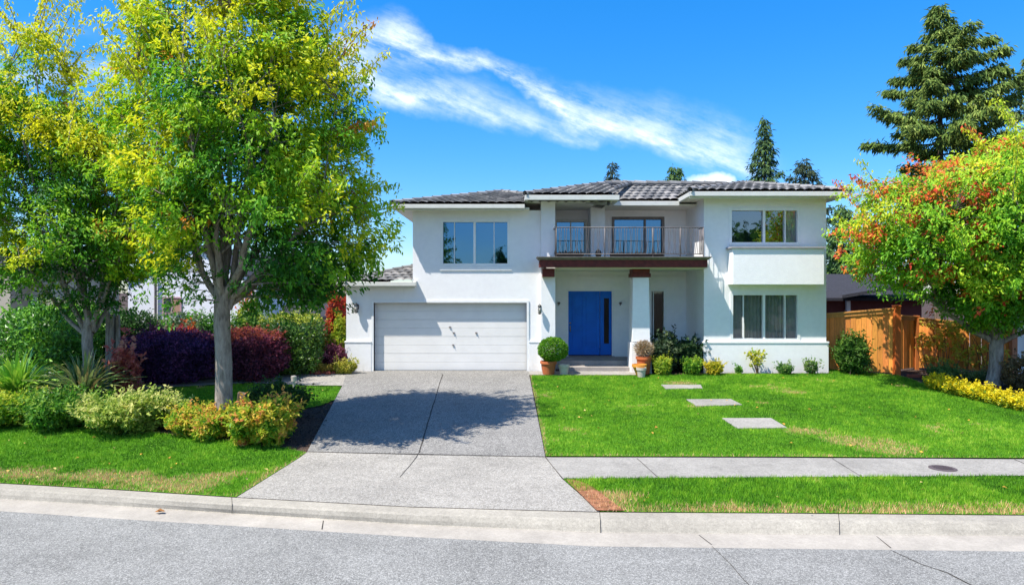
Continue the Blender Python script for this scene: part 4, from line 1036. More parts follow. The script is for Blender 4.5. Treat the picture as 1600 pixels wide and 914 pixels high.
# base course slightly proud
mb = MB(); zb_ = Z(536, WY)
mb.box(xw0 - .03, xw1 + .05, WY - .05, WY + .25, .2, zb_); mb.box(xw0 - .045, xw1 + .065, WY - .068, WY + .24, zb_ + .002, zb_ + .05); mb.build('base_course', M['stucco'], house)
mb = MB(); zg = Z(535, FY)
mb.box(XL - .03, GD[0] - .07, FY - .04, FY + .2, .2, zg); mb.box(XL - .045, GD[0] - .068, FY - .055, FY + .2, zg + .002, zg + .04); mb.build('base_course', M['stucco'], house)
mb = MB(); mb.box(GD[1] + .07, XP - .002, FY - .04, FY + .2, .2, zg); mb.box(GD[1] + .068, XP - .003, FY - .055, FY + .2, zg + .002, zg + .04)
mb.build('base_course', M['stucco'], house)
# box bay under the upper right window
bx0, bx1 = X(1145, 21.1), X(1288, 21.1)
mb = MB(); mb.box(bx0, bx1, 21.1, WY + .02, Z(445, 21.1), Z(388, 21.1)); o = mb.build('box_bay', M['stucco'], house, bevel=.015)
mb = MB(); mb.box(bx0 - .06, bx1 + .03, 21.04, WY, Z(388, 21.1) + .003, Z(388, 21.1) + .05); mb.build('bay_ledge', mat_simple('shaded_ledge_grey', (.33, .32, .33), .8, .2), o)  # grey of stucco in shade, put into the ledge colour

# windows
def window(h, Y, glassm, mull, name='window', sill=True, back='blind', rec=.05, curtains=None, frm='white'):
    a, b, c, d = h[:4]; y = Y + rec; f = .055
    m_ = MB()
    m_.box(a - .045, a + f - .01, Y - .022, y + .05, c - .045, d + .045); m_.box(b - f + .01, b + .045, Y - .022, y + .05, c - .045, d + .045)
    m_.box(a + f - .01, b - f + .01, Y - .021, y + .05, d - f + .01, d + .045); m_.box(a + f - .01, b - f + .01, Y - .021, y + .05, c - .045, c + f - .01)
    w = m_.build(name, M[frm], house)
    for x, ww in mull:
        m_ = MB(); m_.box(x - ww / 2, x + ww / 2, Y + .002, y + .06, c + f - .009, d - f + .009); m_.build('mullion', M[frm], w)
    m_ = MB(); m_.add([(a, y + .03, c), (b, y + .03, c), (b, y + .03, d), (a, y + .03, d)], [[0,1,2,3]]); m_.build('pane', M[glassm], w)
    m_ = MB()
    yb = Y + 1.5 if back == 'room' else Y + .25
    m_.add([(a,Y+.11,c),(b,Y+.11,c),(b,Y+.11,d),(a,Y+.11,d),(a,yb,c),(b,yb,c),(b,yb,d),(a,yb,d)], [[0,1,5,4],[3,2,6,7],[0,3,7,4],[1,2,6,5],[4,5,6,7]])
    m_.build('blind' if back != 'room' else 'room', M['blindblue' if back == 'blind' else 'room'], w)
    for (u0, u1, cm_) in (curtains or []):
        V = []; P = []; k = 60
        for i in range(k + 1):
            u = u0 + (u1 - u0) * i / k; yy = Y + .2 + .035 * math.sin(i * 1.15) + .012 * math.sin(i * 2.7)
            V += [(u, yy, c + .03), (u, yy, d - .02)]
        for i in range(k): P.append([i*2, i*2+2, i*2+3, i*2+1])
        m_ = MB(); m_.add(V, P); m_.build('curtain', M[cm_], w, smooth=True)
    if sill:
        m_ = MB(); m_.box(a - .06, b + .1, Y - .03, Y - .0, c - .18, c - .048); m_.box(a - .16, b + .16, Y - .13, Y - .0, c - .049, c - .01) if False else None
        m_.build('sill', M['stucco'], w)
    return w
def xm(px, Y): return X(px, Y)
window(W1, FY, 'glassblue', [(xm(710, FY), .025), (xm(741.5, FY), .075), (xm(772, FY), .025)], back='blind')
window(W2, WY, 'glassdark', [(xm(1194, WY), .07), (xm(1227, WY), .03)], sill=False, back='room', curtains=[(xm(1227, WY), W2[1] - .02, 'curtain')])
window(W3, WY, 'glassdark', [(xm(1162, WY), .02), (xm(1194, WY), .07), (xm(1227, WY), .025)], back='room', sill=False, curtains=[(W3[0] + .02, xm(1162, WY), 'sheer'), (xm(1163, WY), xm(1225, WY), 'sheer2'), (xm(1226, WY), W3[1] - .02, 'sheer')])
window(W4, BY, 'glassdim', [(xm(1021, BY), .03)], sill=False, back='room')
window(W5, BY, 'glassblue', [(xm(892, BY), .03)], sill=False, back='room', frm='trim')
window(W6, BY, 'glassblue', [(xm(1008, BY), .06)], sill=False, back='room', name='sliding_door', frm='iron', curtains=[(W6[0] + .05, W6[1] - .05, 'curtain')])
# garage door
mb = MB(); gy = FY + .16; zz = np.linspace(GD[2], GD[3], 9)
for i in range(8):
    mb.box(GD[0], GD[1], gy + (0 if i % 2 else .0), gy + .05, zz[i] + (.005 if i % 2 == 0 else .002), zz[i+1] - (.002 if i % 2 == 0 else .005))
mb.box(GD[0], GD[1], gy + .025, gy + .1, GD[2], GD[3])
gd = mb.build('garage_door', M['garage'], house)
for px, py in ((703, 511), (709, 520), (744, 520), (708, 539)):
    x, z = X(px, gy), Z(py, gy); mb = MB(); mb.box(x - .03, x + .03, gy - .03, gy - .001, z - .012, z + .022); mb.tube([(x, gy - .025, z), (x + .025, gy - .04, z - .03)], .01, 6)
    mb.build('handle', M['iron'], gd)
mb = MB(); w = .07
mb.box(GD[0] - w, GD[0], FY - .03, FY + .2, GD[2] - .02, GD[3] + w); mb.box(GD[1], GD[1] + w, FY - .03, FY + .2, GD[2] - .02, GD[3] + w); mb.box(GD[0], GD[1], FY - .028, FY + .2, GD[3], GD[3] + w)
mb.build('garage_door_frame', M['white'], house)
# front door and sidelight
dy = BY + .07; xd = X(938, BY)
mb = MB(); f = .04
mb.box(DR[0] - .05, DR[0] + .02, BY - .02, BY + .12, DR[2], DR[3] + .05); mb.box(DR[1] - .02, DR[1] + .05, BY - .02, BY + .12, DR[2], DR[3] + .05); mb.box(DR[0] + .02, DR[1] - .02, BY - .018, BY + .12, DR[3] - .02, DR[3] + .05)
mb.build('door_frame', M['white'], house)
mb = MB(); x0, x1 = DR[0] + .022, xd - .012
mb.box(x0, x1, dy + .02, dy + .06, DR[2] + .03, DR[3] - .022)
xs_ = [x0, x0 + .12, (x0 + x1) / 2 - .05, (x0 + x1) / 2 + .05, x1 - .12, x1]; z0, z1 = DR[2] + .03, DR[3] - .022
for a, b in ((0, 1), (2, 3), (4, 5)): mb.box(xs_[a], xs_[b], dy, dy + .019, z0, z1)
zz = [z0, z0 + .24, z0 + .86, z0 + .98, z1 - .14, z1]
for a, b in ((0, 1), (2, 3), (4, 5)):
    for u, v in ((1, 2), (3, 4)): mb.box(xs_[u] + .0005, xs_[v] - .0005, dy + .001, dy + .019, zz[a], zz[b])
for u, v in ((1, 2), (3, 4)):
    for a, b in ((1, 2), (3, 4)): mb.box(xs_[u] + .04, xs_[v] - .04, dy + .008, dy + .021, zz[a] + .04, zz[b] - .04)
door = mb.build('front_door', M['blue'], house, bevel=.004)
mb = MB(); hz = 1.75; mb.tube([(x0 + .07, dy - .03, hz - .12), (x0 + .07, dy - .06, hz), (x0 + .07, dy - .03, hz + .1)], .014, 8); mb.lathe(x0 + .07, dy - .02, [(.001, hz + .2), (.03, hz + .2), (.03, hz + .16), (.001, hz + .16)], 10)
mb.build('handle', mat_simple('brass', (.5, .36, .14), .3, .5, .8), door, smooth=True)
mb = MB(); x0, x1 = xd + .004, DR[1] - .022; gx0, gx1, gz0, gz1 = X(944, BY), X(952, BY), Z(537, BY), Z(466, BY)
mb.box(x0, gx0, dy, dy + .05, z0, z1); mb.box(gx1, x1, dy, dy + .05, z0, z1); mb.box(gx0, gx1, dy + .001, dy + .05, z0, gz0); mb.box(gx0, gx1, dy + .001, dy + .05, gz1, z1)
sd = mb.build('sidelight', M['blue'], house)
mb = MB(); mb.box(gx0 - .01, gx1 + .01, dy + .02, dy + .03, gz0 - .01, gz1 + .01); mb.build('pane', mat_simple('dark_pane', (.008, .01, .012), .12, .15), sd)
mb = MB(); mb.box(DR[0] - .06, DR[1] + .06, BY - .12, BY + .1, .772, .79); mb.build('door_sill', M['step'], house)
# porch floor and steps
mb = MB(); xa, xb = X(867.5, 21.65), X(985, 21.7) + .12
mb.box(xa + .003, xw0 - .003, 22.3, BY - .002, .2, .77)
mb.build('porch_floor', M['step'], house, bevel=.01)
mb = MB(); mb.box(X(888, 21.7), X(992, 21.7), 21.7, 22.298, .2, .632); mb.box(X(905, 21.7), X(992, 21.7), 22.0, 22.297, .6, .70) if False else None
mb.build('porch_step', M['step'], house, bevel=.01)
# porch column
mb = MB()
def taper(mb, x0, x1, y0, y1, z0, z1, s=.0):
    mb.hexa([(x0-s,y0-s,z0),(x1+s,y0-s,z0),(x1+s,y1+s,z0),(x0-s,y1+s,z0)], [(x0,y0,z1),(x1,y0,z1),(x1,y1,z1),(x0,y1,z1)])
cx0, cx1 = X(989, 21.55), X(1014, 21.55)
taper(mb, cx0, cx1, 21.55, 22.05, Z(534, 21.55), 3.48, .035); taper(mb, cx0 - .07, cx1 + .07, 21.48, 22.12, .3, Z(535, 21.55), .01)
col = mb.build('porch_column', M['stucco'], house, bevel=.012)
mb = MB(); mb.box(cx0 - .05, cx1 + .05, 21.5, 22.1, 3.484, 3.60); mb.box(cx0 - .02, cx1 + .02, 21.52, 22.08, 3.603, 3.74); mb.build('column_capital', M['dkred'], col)
mb = MB(); mb.box(X(847, 21.6), X(866, 21.6), 21.35, 21.648, 3.49, 3.74); mb.build('bracket', M['dkred'], house)
# balcony slab, fascia, ceiling
bxa, bxb = X(840, 21.0), X(1108, 21.0)
mb = MB(); mb.box(bxa + .06, bxb - .05, 21.0, 21.2, Z(417.5, 21.0), 3.995); mb.box(bxa + .06, bxa + .2, 21.2, 21.64, Z(417, 21.0), 3.99); mb.box(bxb - .19, bxb - .05, 21.2, 21.545, Z(417, 21), 3.99)
mb.build('balcony_fascia', M['dkred'], house)
mb = MB(); mb.hexa([(bxa + .04, 20.98, 4.0), (bxb - .03, 20.98, 4.0), (bxb - .03, 21.548, 4.0), (bxa + .04, 21.548, 4.0)], [(bxa - .03, 20.86, 4.075), (bxb + .05, 20.86, 4.075), (bxb + .05, 21.549, 4.075), (bxa - .03, 21.549, 4.075)])
mb.box(bxa - .03, bxb + .05, 20.86, 21.55, 4.077, 4.095); mb.box(X(867.5, 21.65) + .003, xw0 - .003, 21.552, BY - .003, 3.98, 4.09)
mb.build('balcony_deck', M['deckedge'], house)
mb = MB(); mb.box(X(867.5, 21.65) + .004, xw0 - .004, 21.21, BY - .004, 3.74, 3.8); mb.build('porch_ceiling', M['soffit'], house)
mb = MB(); mb.box(X(867.5, 21.65) + .004, xw0 - .004, BY - .03, BY - .002, Z(437, BY), Z(432, BY)); mb.build('wall_trim', M['stucco'], house)
# upper pilaster
mb = MB(); mb.box(X(923, 22.9), X(945, 22.9), 22.9, BY - .002, 4.095, 5.85); mb.build('upper_pilaster', M['stucco'], house)
# railing with bowed pairs of bars
rx0, rx1, ry = X(869, 21.12), X(1099, 21.12), 21.12; rz1, rz0 = Z(355.5, ry), Z(397, ry)
mb = MB()
def bar(p, q, r=.011): mb.tube([p, q], r, 6)
mb.tube([(rx0 - .02, 21.64, rz1), (rx0, ry, rz1), (rx1, ry, rz1), (rx1, 21.6, rz1)], .016, 6); bar((rx0, ry, rz0), (rx1, ry, rz0), .012)
mb.tube([(rx0, ry, rz1), (rx0 - .06, ry - .03, rz1 + .01), (rx0 - .09, ry - .03, rz1 - .05), (rx0 - .05, ry - .03, rz1 - .09)], .012, 6)
for s in (rx0, X(945, ry), X(1020, ry), X(1063, ry), rx1): bar((s, ry, 4.095), (s, ry, rz1), .016)
k = 54
for i in range(1, k):
    x = rx0 + (rx1 - rx0) * i / k; sgn = 1 if i % 2 else -1; bow = .032
    pts_ = [(x + sgn * bow * math.sin(math.pi * t) * (1 if t < .5 else .6), ry, rz0 + (rz1 - rz0) * t) for t in np.linspace(0, 1, 9)]
    mb.tube(pts_, .0075, 5)
for y_ in np.linspace(ry + .1, 21.58, 5): bar((rx1, y_, rz0), (rx1, y_, rz1), .008)
for y_ in np.linspace(ry + .1, 21.62, 5): bar((rx0, y_, rz0), (rx0, y_, rz1), .008)
mb.build('balcony_railing', M['iron'], house, smooth=True)
# wall lanterns
def lantern(px, py, Y, big=1.0):
    x, z = X(px, Y), Z(py, Y); y = Y - .13
    m_ = MB(); m_.box(x - .05 * big, x + .05 * big, Y - .02, Y - .001, z - .05, z + .12); m_.tube([(x, Y - .01, z + .1), (x, y, z + .16), (x, y, z + .13)], .012, 6)
    m_.lathe(x, y, [(.001, z + .17), (.02, z + .15), (.07 * big, z + .1), (.075 * big, z + .085), (.055 * big, z + .085)], 12); m_.lathe(x, y, [(.055 * big, z - .12), (.06 * big, z - .13), (.03, z - .16), (.001, z - .165)], 12)
    for a in range(4):
        an = a * math.pi / 2 + .78; m_.tube([(x + .058 * big * math.cos(an), y + .058 * big * math.sin(an), z - .12), (x + .064 * big * math.cos(an), y + .064 * big * math.sin(an), z + .09)], .006, 5)
    l = m_.build('wall_lantern', M['blackiron'], house); m_ = MB(); m_.lathe(x, y, [(.001, z - .118), (.048 * big, z - .118), (.054 * big, z + .083), (.001, z + .083)], 12); m_.build('glass', M['lampglass'], l, smooth=True)
lantern(558, 481, FY, 1.15); lantern(843, 483, 21.65, .9)
for px in (873, 969):
    x, z = X(px, BY), Z(477, BY); m_ = MB(); m_.tube([(x, BY, z), (x, BY - .06, z + .03), (x + .02, BY - .08, z + .08)], .014, 6); m_.lathe(x, BY - .08, [(.001, z + .12), (.05, z + .1), (.04, z + .04), (.001, z + .03)], 10); m_.build('wall_sconce', M['iron'], house, smooth=True)

# ---- roofs
trng = np.random.default_rng(3)
def tile_face(A, e0, e1, t0, t1, tw=.27, ch=.36):
    """tiled face: eave from e0 to e1 (left to right seen from outside), top from t0 to t1"""
    e0, e1, t0, t1 = [np.array(v, float) for v in (e0, e1, t0, t1)]
    ux = e1 - e0; W = np.linalg.norm(ux); ux /= W
    vv = t0 - e0; vv = vv - ux * vv.dot(ux); H = np.linalg.norm(vv); vv /= H; nn = np.cross(ux, vv)
    if nn[2] < 0: nn = -nn
    lt = (t0 - e0).dot(ux); rt = (t1 - e0).dot(ux)
    us = np.arange(0, W + tw / 8, tw / 8); 
    vs = []; k = 0
    while k * ch < H:
        vs += [(k * ch, k, 0), (min((k + .5) * ch, H), k, .5), (min((k + .98) * ch, H), k, .98)]; k += 1
    vs[-1] = (H, k - 1, .98)
    Vv_ = []; Cc = []
    hcol = trng.uniform(0, 1, (400, 80))
    for (v, kk, fr) in vs:
        l = lt * v / H; r = W + (rt - W) * v / H
        uu = np.clip(us, l, max(r, l + 1e-4)); ph = ((us + (.5 * tw if kk % 2 else 0)) / tw)
        hgt = .036 * np.abs(np.sin(math.pi * ph)) ** .7 + .038 * (1 - fr) + .012 * (hcol[np.floor(ph).astype(int) % 400, (kk + 7) % 80] - .5)
        p = e0 + np.outer(uu, ux) + vv * v + np.outer(hgt + .02, nn)
        Vv_.append(p); q = hcol[np.floor(ph).astype(int) % 400, kk % 80]
        Cc.append(pal([(.10, .098, .098), (.15, .146, .142), (.21, .2, .19), (.30, .28, .26)], q ** 1.3))
    Vv_ = np.concatenate(Vv_); Cc = np.concatenate(Cc); n_ = len(us); Q = []
    for a in range(len(vs) - 1):
        i = np.arange(n_ - 1) + a * n_; Q.append(np.stack([i, i + 1, i + 1 + n_, i + n_], 1))
    A.add(Vv_, np.concatenate(Q), Cc)
def hipcap(A, a, b):
    a, b = Vector(a), Vector(b); L = (b - a).length; k = max(1, int(L / .38))
    for i in range(k):
        p = a.lerp(b, i / k); q = a.lerp(b, min(1, (i + 1.12) / k)); c = random.uniform(.14, .3)
        A.tube([p + Vector((0, 0, .045)), q + Vector((0, 0, .03))], [.095, .08], 8, (c, c * .97, c * .95))
def hip(nm, x0, x1, y0, y1, z, pitch, mode='x', gx0=True, gx1=True, closed=True, skipright=False, skipleft=False, soffit_in=None):
    """hip roof over eave rectangle; ridge along x or y"""
    A = Arr(); w = (x1 - x0); d = (y1 - y0)
    if d <= w: r = d / 2; r0 = (x0 + r if not skipleft else x0, y0 + r, z + pitch * r); r1 = (x1 - r if not skipright else x1, y0 + r, z + pitch * r)
    else: r = w / 2; r0 = (x0 + r, y0 + r, z + pitch * r); r1 = (x0 + r, y1 - r, z + pitch * r)
    a, b, c, e = (x0, y0, z), (x1, y0, z), (x1, y1, z), (x0, y1, z)
    if d <= w:
        tile_face(A, a, b, r0, r1); tile_face(A, c, e, r1, r0)
        if not skipleft: tile_face(A, e, a, r0, r0)
        if not skipright: tile_face(A, b, c, r1, r1)
        hipcap(A, r0, r1)
        if not skipleft: hipcap(A, a, r0); hipcap(A, e, r0)
        if not skipright: hipcap(A, b, r1); hipcap(A, c, r1)
    else:
        tile_face(A, a, b, r0, r0); tile_face(A, b, c, r0, r1); tile_face(A, c, e, r1, r1); tile_face(A, e, a, r1, r0)
        hipcap(A, r0, r1); hipcap(A, a, r0); hipcap(A, b, r0); hipcap(A, c, r1); hipcap(A, e, r1)
    return A.build(nm, M['tile'], house)
def gutter(roof, x0, x1, y0, y1, z, h=.13, left=True, right=True, yl=None, yr_=None):
    mb = MB(); g_ = .11
    mb.box(x0, x1, y0, y0 + g_, z - h, z + .0); mb.box(x0 + .01, x1 - .01, y0 + g_ + .001, y0 + g_ + .03, z - h - .05, z - .01)
    if left: mb.box(x0, x0 + g_, y0 + g_ + .001, yl or y1, z - h, z - .001)
    if right: mb.box(x1 - g_, x1, y0 + g_ + .001, yr_ or y1, z - h, z - .001)
    mb.build('gutter', M['trim'], roof, bevel=.01)
def soffit(roof, x0, x1, y0, y1, z):
    mb = MB(); mb.box(x0 + .05, x1 - .05, y0 + .12, y1, z - .12, z - .07); mb.build('soffit', M['soffit'], roof)
PT = .25
r = hip('roof', XU - .55, 3.0, 21.2, 28.8, 5.74, PT, skipright=True); gutter(r, XU - .55, X(820, 21.2), 21.2, 28.8, 5.74, right=False); soffit(r, XU - .55, X(830, 21.2), 21.2, 28.7, 5.72)
zm = 5.985
r = hip('roof', X(820, 20.9), 9.5, 20.9, 27.2, zm, .275, skipright=True) if False else None
# middle roof: front part over the left bay, set-back part to the right
A = Arr(); mx0, mx1, mxr = X(820, 20.95), X(968, 20.95), 6.4; my0, my1 = 20.95, 22.35; p_ = .27; rr_ = 3.1
ridY = my0 + rr_; rz_ = zm + p_ * rr_; cut = my1 - my0
tile_face(A, (mx0, my0, zm), (mx1, my0, zm), (mx0 + rr_, ridY, rz_), (mx1 - .6 + .0, ridY, rz_)) if False else None
# front face A: from eave y=20.95 up to the ridge
tile_face(A, (mx0, my0, zm), (mx1, my0, zm), (mx0 + rr_, ridY, rz_), (mx1 + .9, ridY, rz_))
# set-back face B
rB = ridY - my1; zB = zm + .005
tile_face(A, (mx1 - .02, my1 - .03, zB), (mxr + 1.2, my1 - .03, zB), (mx1 - .02, ridY + .2, rz_ - .03), (mxr + 1.2, ridY + .2, rz_ - .03))
# left face and back
tile_face(A, (mx0, ridY + rr_, zm), (mx0, my0, zm), (mx0 + rr_, ridY, rz_), (mx0 + rr_ - .02, ridY, rz_))
tile_face(A, (mxr + 1.2, ridY + rr_, zm), (mx0, ridY + rr_, zm), (mxr + 1.2, ridY, rz_), (mx0 + rr_, ridY, rz_))
hipcap(A, (mx0, my0, zm), (mx0 + rr_, ridY, rz_)); hipcap(A, (mx0 + rr_, ridY, rz_), (mxr + 1.2, ridY + .1, rz_ - .02)); hipcap(A, (mx1 - .02, my1, zm + p_ * cut - .02), (mx1 + .85, ridY, rz_))
rmid = A.build('roof', M['tile'], house)
mb = MB(); h_ = .15
mb.box(mx0, mx1, my0 - .02, my0 + .1, zm - h_, zm); mb.box(mx0, mx0 + .1, my0 + .101, 21.9, zm - h_, zm - .001); mb.box(mx1 - .1, mx1, my0 + .101, my1 + .1, zm - h_, zm + .0)
mb.hexa([(mx1, my0 + .1, zm), (mx1, my1, zm), (mx1 - .03, my1, zm), (mx1 - .03, my0 + .1, zm)], [(mx1, my1 - .05, zm + .2), (mx1, my1, zm + .3), (mx1 - .03, my1, zm + .3), (mx1 - .03, my1 - .05, zm + .2)])
mb.box(mx1 + .002, X(1061, my1), my1 - .05, my1 + .07, zm - h_, zm - .002)
mb.build('gutter', M['trim'], rmid, bevel=.008)
mb = MB(); mb.box(mx0 + .06, mx1 - .06, my0 + .101, BY + .1, zm - .13, zm - .08); mb.box(mx1 - .059, xw0 + .1, my1 + .071, BY + .1, zm - .135, zm - .085); mb.build('soffit', M['soffit'], rmid)
# frieze closing the wall under the soffit between pilasters
# right wing
rx0_, rx1_, ry0_, zr = X(1078, 20.9), 10.38, 20.9, 6.09
r = hip('roof', rx0_, rx1_, ry0_, 29.6, zr, .25); gutter(r, rx0_, rx1_, ry0_, 29.6, zr, h=.14, yl=22.5); soffit(r, rx0_, rx1_, ry0_, 29.5, zr)
# low garage roof
A = Arr(); gx0, gx1, gy0, gz = XL - .02, XU + .0, 21.5, 3.33; wd = gx1 - gx0
tile_face(A, (gx0, gy0, gz), (gx1, gy0, gz), (gx1 - .01, gy0 + wd, gz + .27 * wd), (gx1, gy0 + wd, gz + .27 * wd))
tile_face(A, (gx0, 28, gz), (gx0, gy0, gz), (gx1, 28, gz + .27 * wd), (gx1, gy0 + wd, gz + .27 * wd))
hipcap(A, (gx0, gy0, gz), (gx1, gy0 + wd, gz + .27 * wd)); r = A.build('garage_roof', M['tile'], house)
mb = MB(); mb.box(gx0 - .03, X(650, gy0), gy0 - .02, gy0 + .1, gz - .13, gz + .0); mb.box(gx0 + .0, X(647, gy0), gy0 + .101, gy0 + .13, gz - .2, gz - .01); mb.box(gx0 - .03, gx0 + .08, gy0 + .101, 28, gz - .13, gz - .001)
mb.box(gx1 + .001, X(650, gy0) , gy0 + .101, FY - .001, gz - .13, gz + .04)
mb.build('gutter', M['trim'], r, bevel=.01)
mb = MB(); mb.box(gx0 + .05, X(648, gy0) - .02, gy0 + .131, FY + .05, gz - .16, gz - .11); mb.build('soffit', M['soffit'], r)

# ---- balcony planters and pot
def planter(px0, px1, py0, py1, Y, label):
    t = thing('planter_box', (X((px0 + px1) / 2, Y), Y, 4.095), label, 'planter', 'dark planter boxes on the balcony'); x0, x1 = X(px0, Y), X(px1, Y); zt = Z(py0, Y)
    m_ = MB(); m_.hexa([(x0 + .04, Y - .08, 4.096), (x1 - .04, Y - .08, 4.096), (x1 - .04, Y + .08, 4.096), (x0 + .04, Y + .08, 4.096)], [(x0, Y - .11, zt - .05), (x1, Y - .11, zt - .05), (x1, Y + .11, zt - .05), (x0, Y + .11, zt - .05)]); m_.build('box', M['blackiron'], t)
    A = Arr(); n = int((x1 - x0) * 130); q = np.stack([rng.uniform(x0, x1, n), Y + rng.uniform(-.1, .1, n), zt - .05 + rng.uniform(-.02, .03, n)], 1)
    Ls = rng.uniform(.04, .11, n); V, Q = leaf_geo(q, rng.normal(size=(n, 3)) + np.array([0, 0, .5]), rng.normal(size=(n, 3)), Ls, Ls * .35); A.add(V, Q, np.repeat(pal([(.04, .03, .025), (.15, .11, .08), (.1, .12, .05)], rng.uniform(0, .99, n)), 4, 0)); A.build('dry_plants', M['dead'], t)
planter(866, 912, 393, 403, 21.4, 'dark planter box with dry plants behind the left end of the balcony railing')
planter(953, 1036, 395, 403, 21.4, 'long dark planter box with dry plants before the sliding door')
mb = MB(); mb.lathe(X(935, 21.4), 21.4, [(.001, 4.097), (.07, 4.097), (.1, 4.2), (.11, 4.22), (.08, 4.3), (.03, 4.35), (.001, 4.36)], 12); tag(mb.build('small_urn', M['blackiron'], smooth=True), 'small dark urn on the balcony between the two planter boxes', 'urn')

# ---- pots by the door
def pot(px, py0, py1, w, Y, mat, label, plant=None, group=None, bowl=False):
    x, z1 = X(px, Y), Z(py0, Y); z0 = T(Y) + .021; r = w / 2 / F * Y
    t = thing('potted_plant' if plant else 'flower_pot', (x, Y, z0), label, 'potted plant' if plant else 'pot', group)
    m_ = MB(); m_.lathe(x, Y, [(.001, z0), (r * (.72 if not bowl else .4), z0), (r * .93, z1 - .09), (r * .95, z1 - .08), (r * 1.05, z1 - .078), (r * 1.05, z1), (r * .9, z1), (r * .88, z1 - .05), (.001, z1 - .05)], 24)
    m_.build('pot', M[mat], t, smooth=False); return t, x, z1, r
t, x, z1, r_ = pot(857, 564, 585, 25, 21.15, 'terracotta', 'big terracotta pot with clipped green ball bush left of the steps', True)
A = Arr(); n = 5200; d = rand_dir(n); q = d * (1 - rng.uniform(0, .3, n) ** 1.5)[:, None] * np.array([.44, .42, .36]); q[:, 2] = np.maximum(q[:, 2], -.3)
q *= (1 + .08 * nz(q, 6))[:, None]; cpos = np.array([X(864, 21.15), 21.15, Z(546, 21.15)]); D = d + rng.normal(size=(n, 3)) * .6; Ls = rng.uniform(.04, .075, n)
V, Q = leaf_geo(q + cpos, D, d + rng.normal(size=(n, 3)) * .4, Ls, Ls * .6); A.add(V, Q, np.repeat(pal([(.03, .13, .01), (.1, .3, .015), (.28, .48, .03)], np.clip(.45 + .4 * d[:, 2] * 0 + rng.uniform(-.4, .5, n), 0, .99)), 4, 0))
A.tube([Vector((x, 21.15, z1 - .05)), Vector((x + .1, 21.15, z1 + .15)), Vector((cpos[0], 21.15, cpos[2]))], [.03, .025, .02], 6, (.12, .08, .05)); A.build('foliage', M['leaf'], t)
t, x, z1, r_ = pot(881, 569, 585, 17, 21.1, 'beigepot', 'small beige pot beside the terracotta pot, left of the steps', None)
t, x, z1, r_ = pot(1006, 557, 580, 24, 21.25, 'terracotta', 'terracotta pot with dry straw plant at the porch column', True)
A = Arr(); n = 1300; d = rand_dir(n); q = d * rng.uniform(.1, 1, n)[:, None] ** .6 * np.array([.28, .25, .24]) + np.array([x, 21.25, z1 + .24]); Ls = rng.uniform(.05, .12, n)
V, Q = leaf_geo(q, d + np.array([0, 0, .4]) + rng.normal(size=(n, 3)) * .3, rng.normal(size=(n, 3)), Ls, Ls * .14 + .006); A.add(V, Q, np.repeat(pal([(.2, .13, .07), (.42, .3, .18), (.5, .4, .26)], rng.uniform(0, .99, n)), 4, 0)); A.build('foliage', M['dead'], t)
t, x, z1, r_ = pot(999, 569, 580, 22, 20.85, 'orangepot', 'wide orange bowl pot standing right of the porch steps', None, bowl=True)
t, x, z1, r_ = pot(1002, 574, 586, 15, 20.6, 'beigepot', 'small grey-beige pot in front of the orange bowl', None)

# ------------------------------------------------------------------ fence
fence = thing('wooden_fence', (X(1350, 22.2), 22.2, T(22.2)), 'orange cedar board fence running from the house corner past the right tree', 'fence')
def boards(x0, Y0, x1, Y1, zt0, zt1, dark=1.0):
    a, b = Vector((x0, Y0)), Vector((x1, Y1)); L = (b - a).length; k = int(L / .15); d = (b - a) / L; nrm = Vector((d.y, -d.x)); nrm = nrm if nrm.y < 0 else -nrm
    m_ = MB()
    for i in range(k):
        p, q = a + d * (L * i / k + .003), a + d * (L * (i + 1) / k - .003); f0, f1 = i / k, (i + 1) / k; off = nrm * (.012 if i % 2 else 0)
        z0 = T(p.y) + .05; zt = zt0 + (zt1 - zt0) * f0; c = random.uniform(.7, 1.2) * dark; col_ = (.78 * c, .3 * c * random.uniform(.85, 1.1), .06 * c)
        p, q = p + off, q + off; r2 = -nrm * .02
        m_.hexa([(p.x, p.y, z0), (q.x, q.y, z0), (q.x + r2.x, q.y + r2.y, z0), (p.x + r2.x, p.y + r2.y, z0)], [(p.x, p.y, zt), (q.x, q.y, zt), (q.x + r2.x, q.y + r2.y, zt), (p.x + r2.x, p.y + r2.y, zt)], col_)
    m_.build('board_panel', M['cedar'], fence)
    m_ = MB(); c = .62 * dark; cc = (.85 * c, .38 * c, .1 * c)
    def rail(h0, h1, out, zoff):
        p, q = a + nrm * out, b + nrm * out; r2 = -nrm * (out * 2 + .02) if zoff else -nrm * .03
        m_.hexa([(p.x, p.y, zt0 + h0), (q.x, q.y, zt1 + h0), (q.x + r2.x, q.y + r2.y, zt1 + h0), (p.x + r2.x, p.y + r2.y, zt0 + h0)], [(p.x, p.y, zt0 + h1), (q.x, q.y, zt1 + h1), (q.x + r2.x, q.y + r2.y, zt1 + h1), (p.x + r2.x, p.y + r2.y, zt0 + h1)], cc)
    rail(.002, .045, .08, True); rail(-.11, -.002, .045, False)
    m_.build('top_rail', M['cedar'], fence)
def post(x, Y, zt, w=.12, c=(.5, .16, .04)):
    m_ = MB(); m_.box(x - w/2, x + w/2, Y - w/2, Y + w/2, T(Y) - .05, zt, c); m_.box(x - w/2 - .015, x + w/2 + .015, Y - w/2 - .015, Y + w/2 + .015, zt + .001, zt + .04, c); m_.build('post', M['cedar'], fence, bevel=.006)
FA0, FA1 = (X(1288, 21.95), 21.95), (X(1397, 21.15), 21.15)
boards(*FA0, *FA1, Z(492, 21.95), Z(483, 21.15)); post(X(1401, 21.1), 21.1, Z(479, 21.1), .17, (.6, .14, .03))
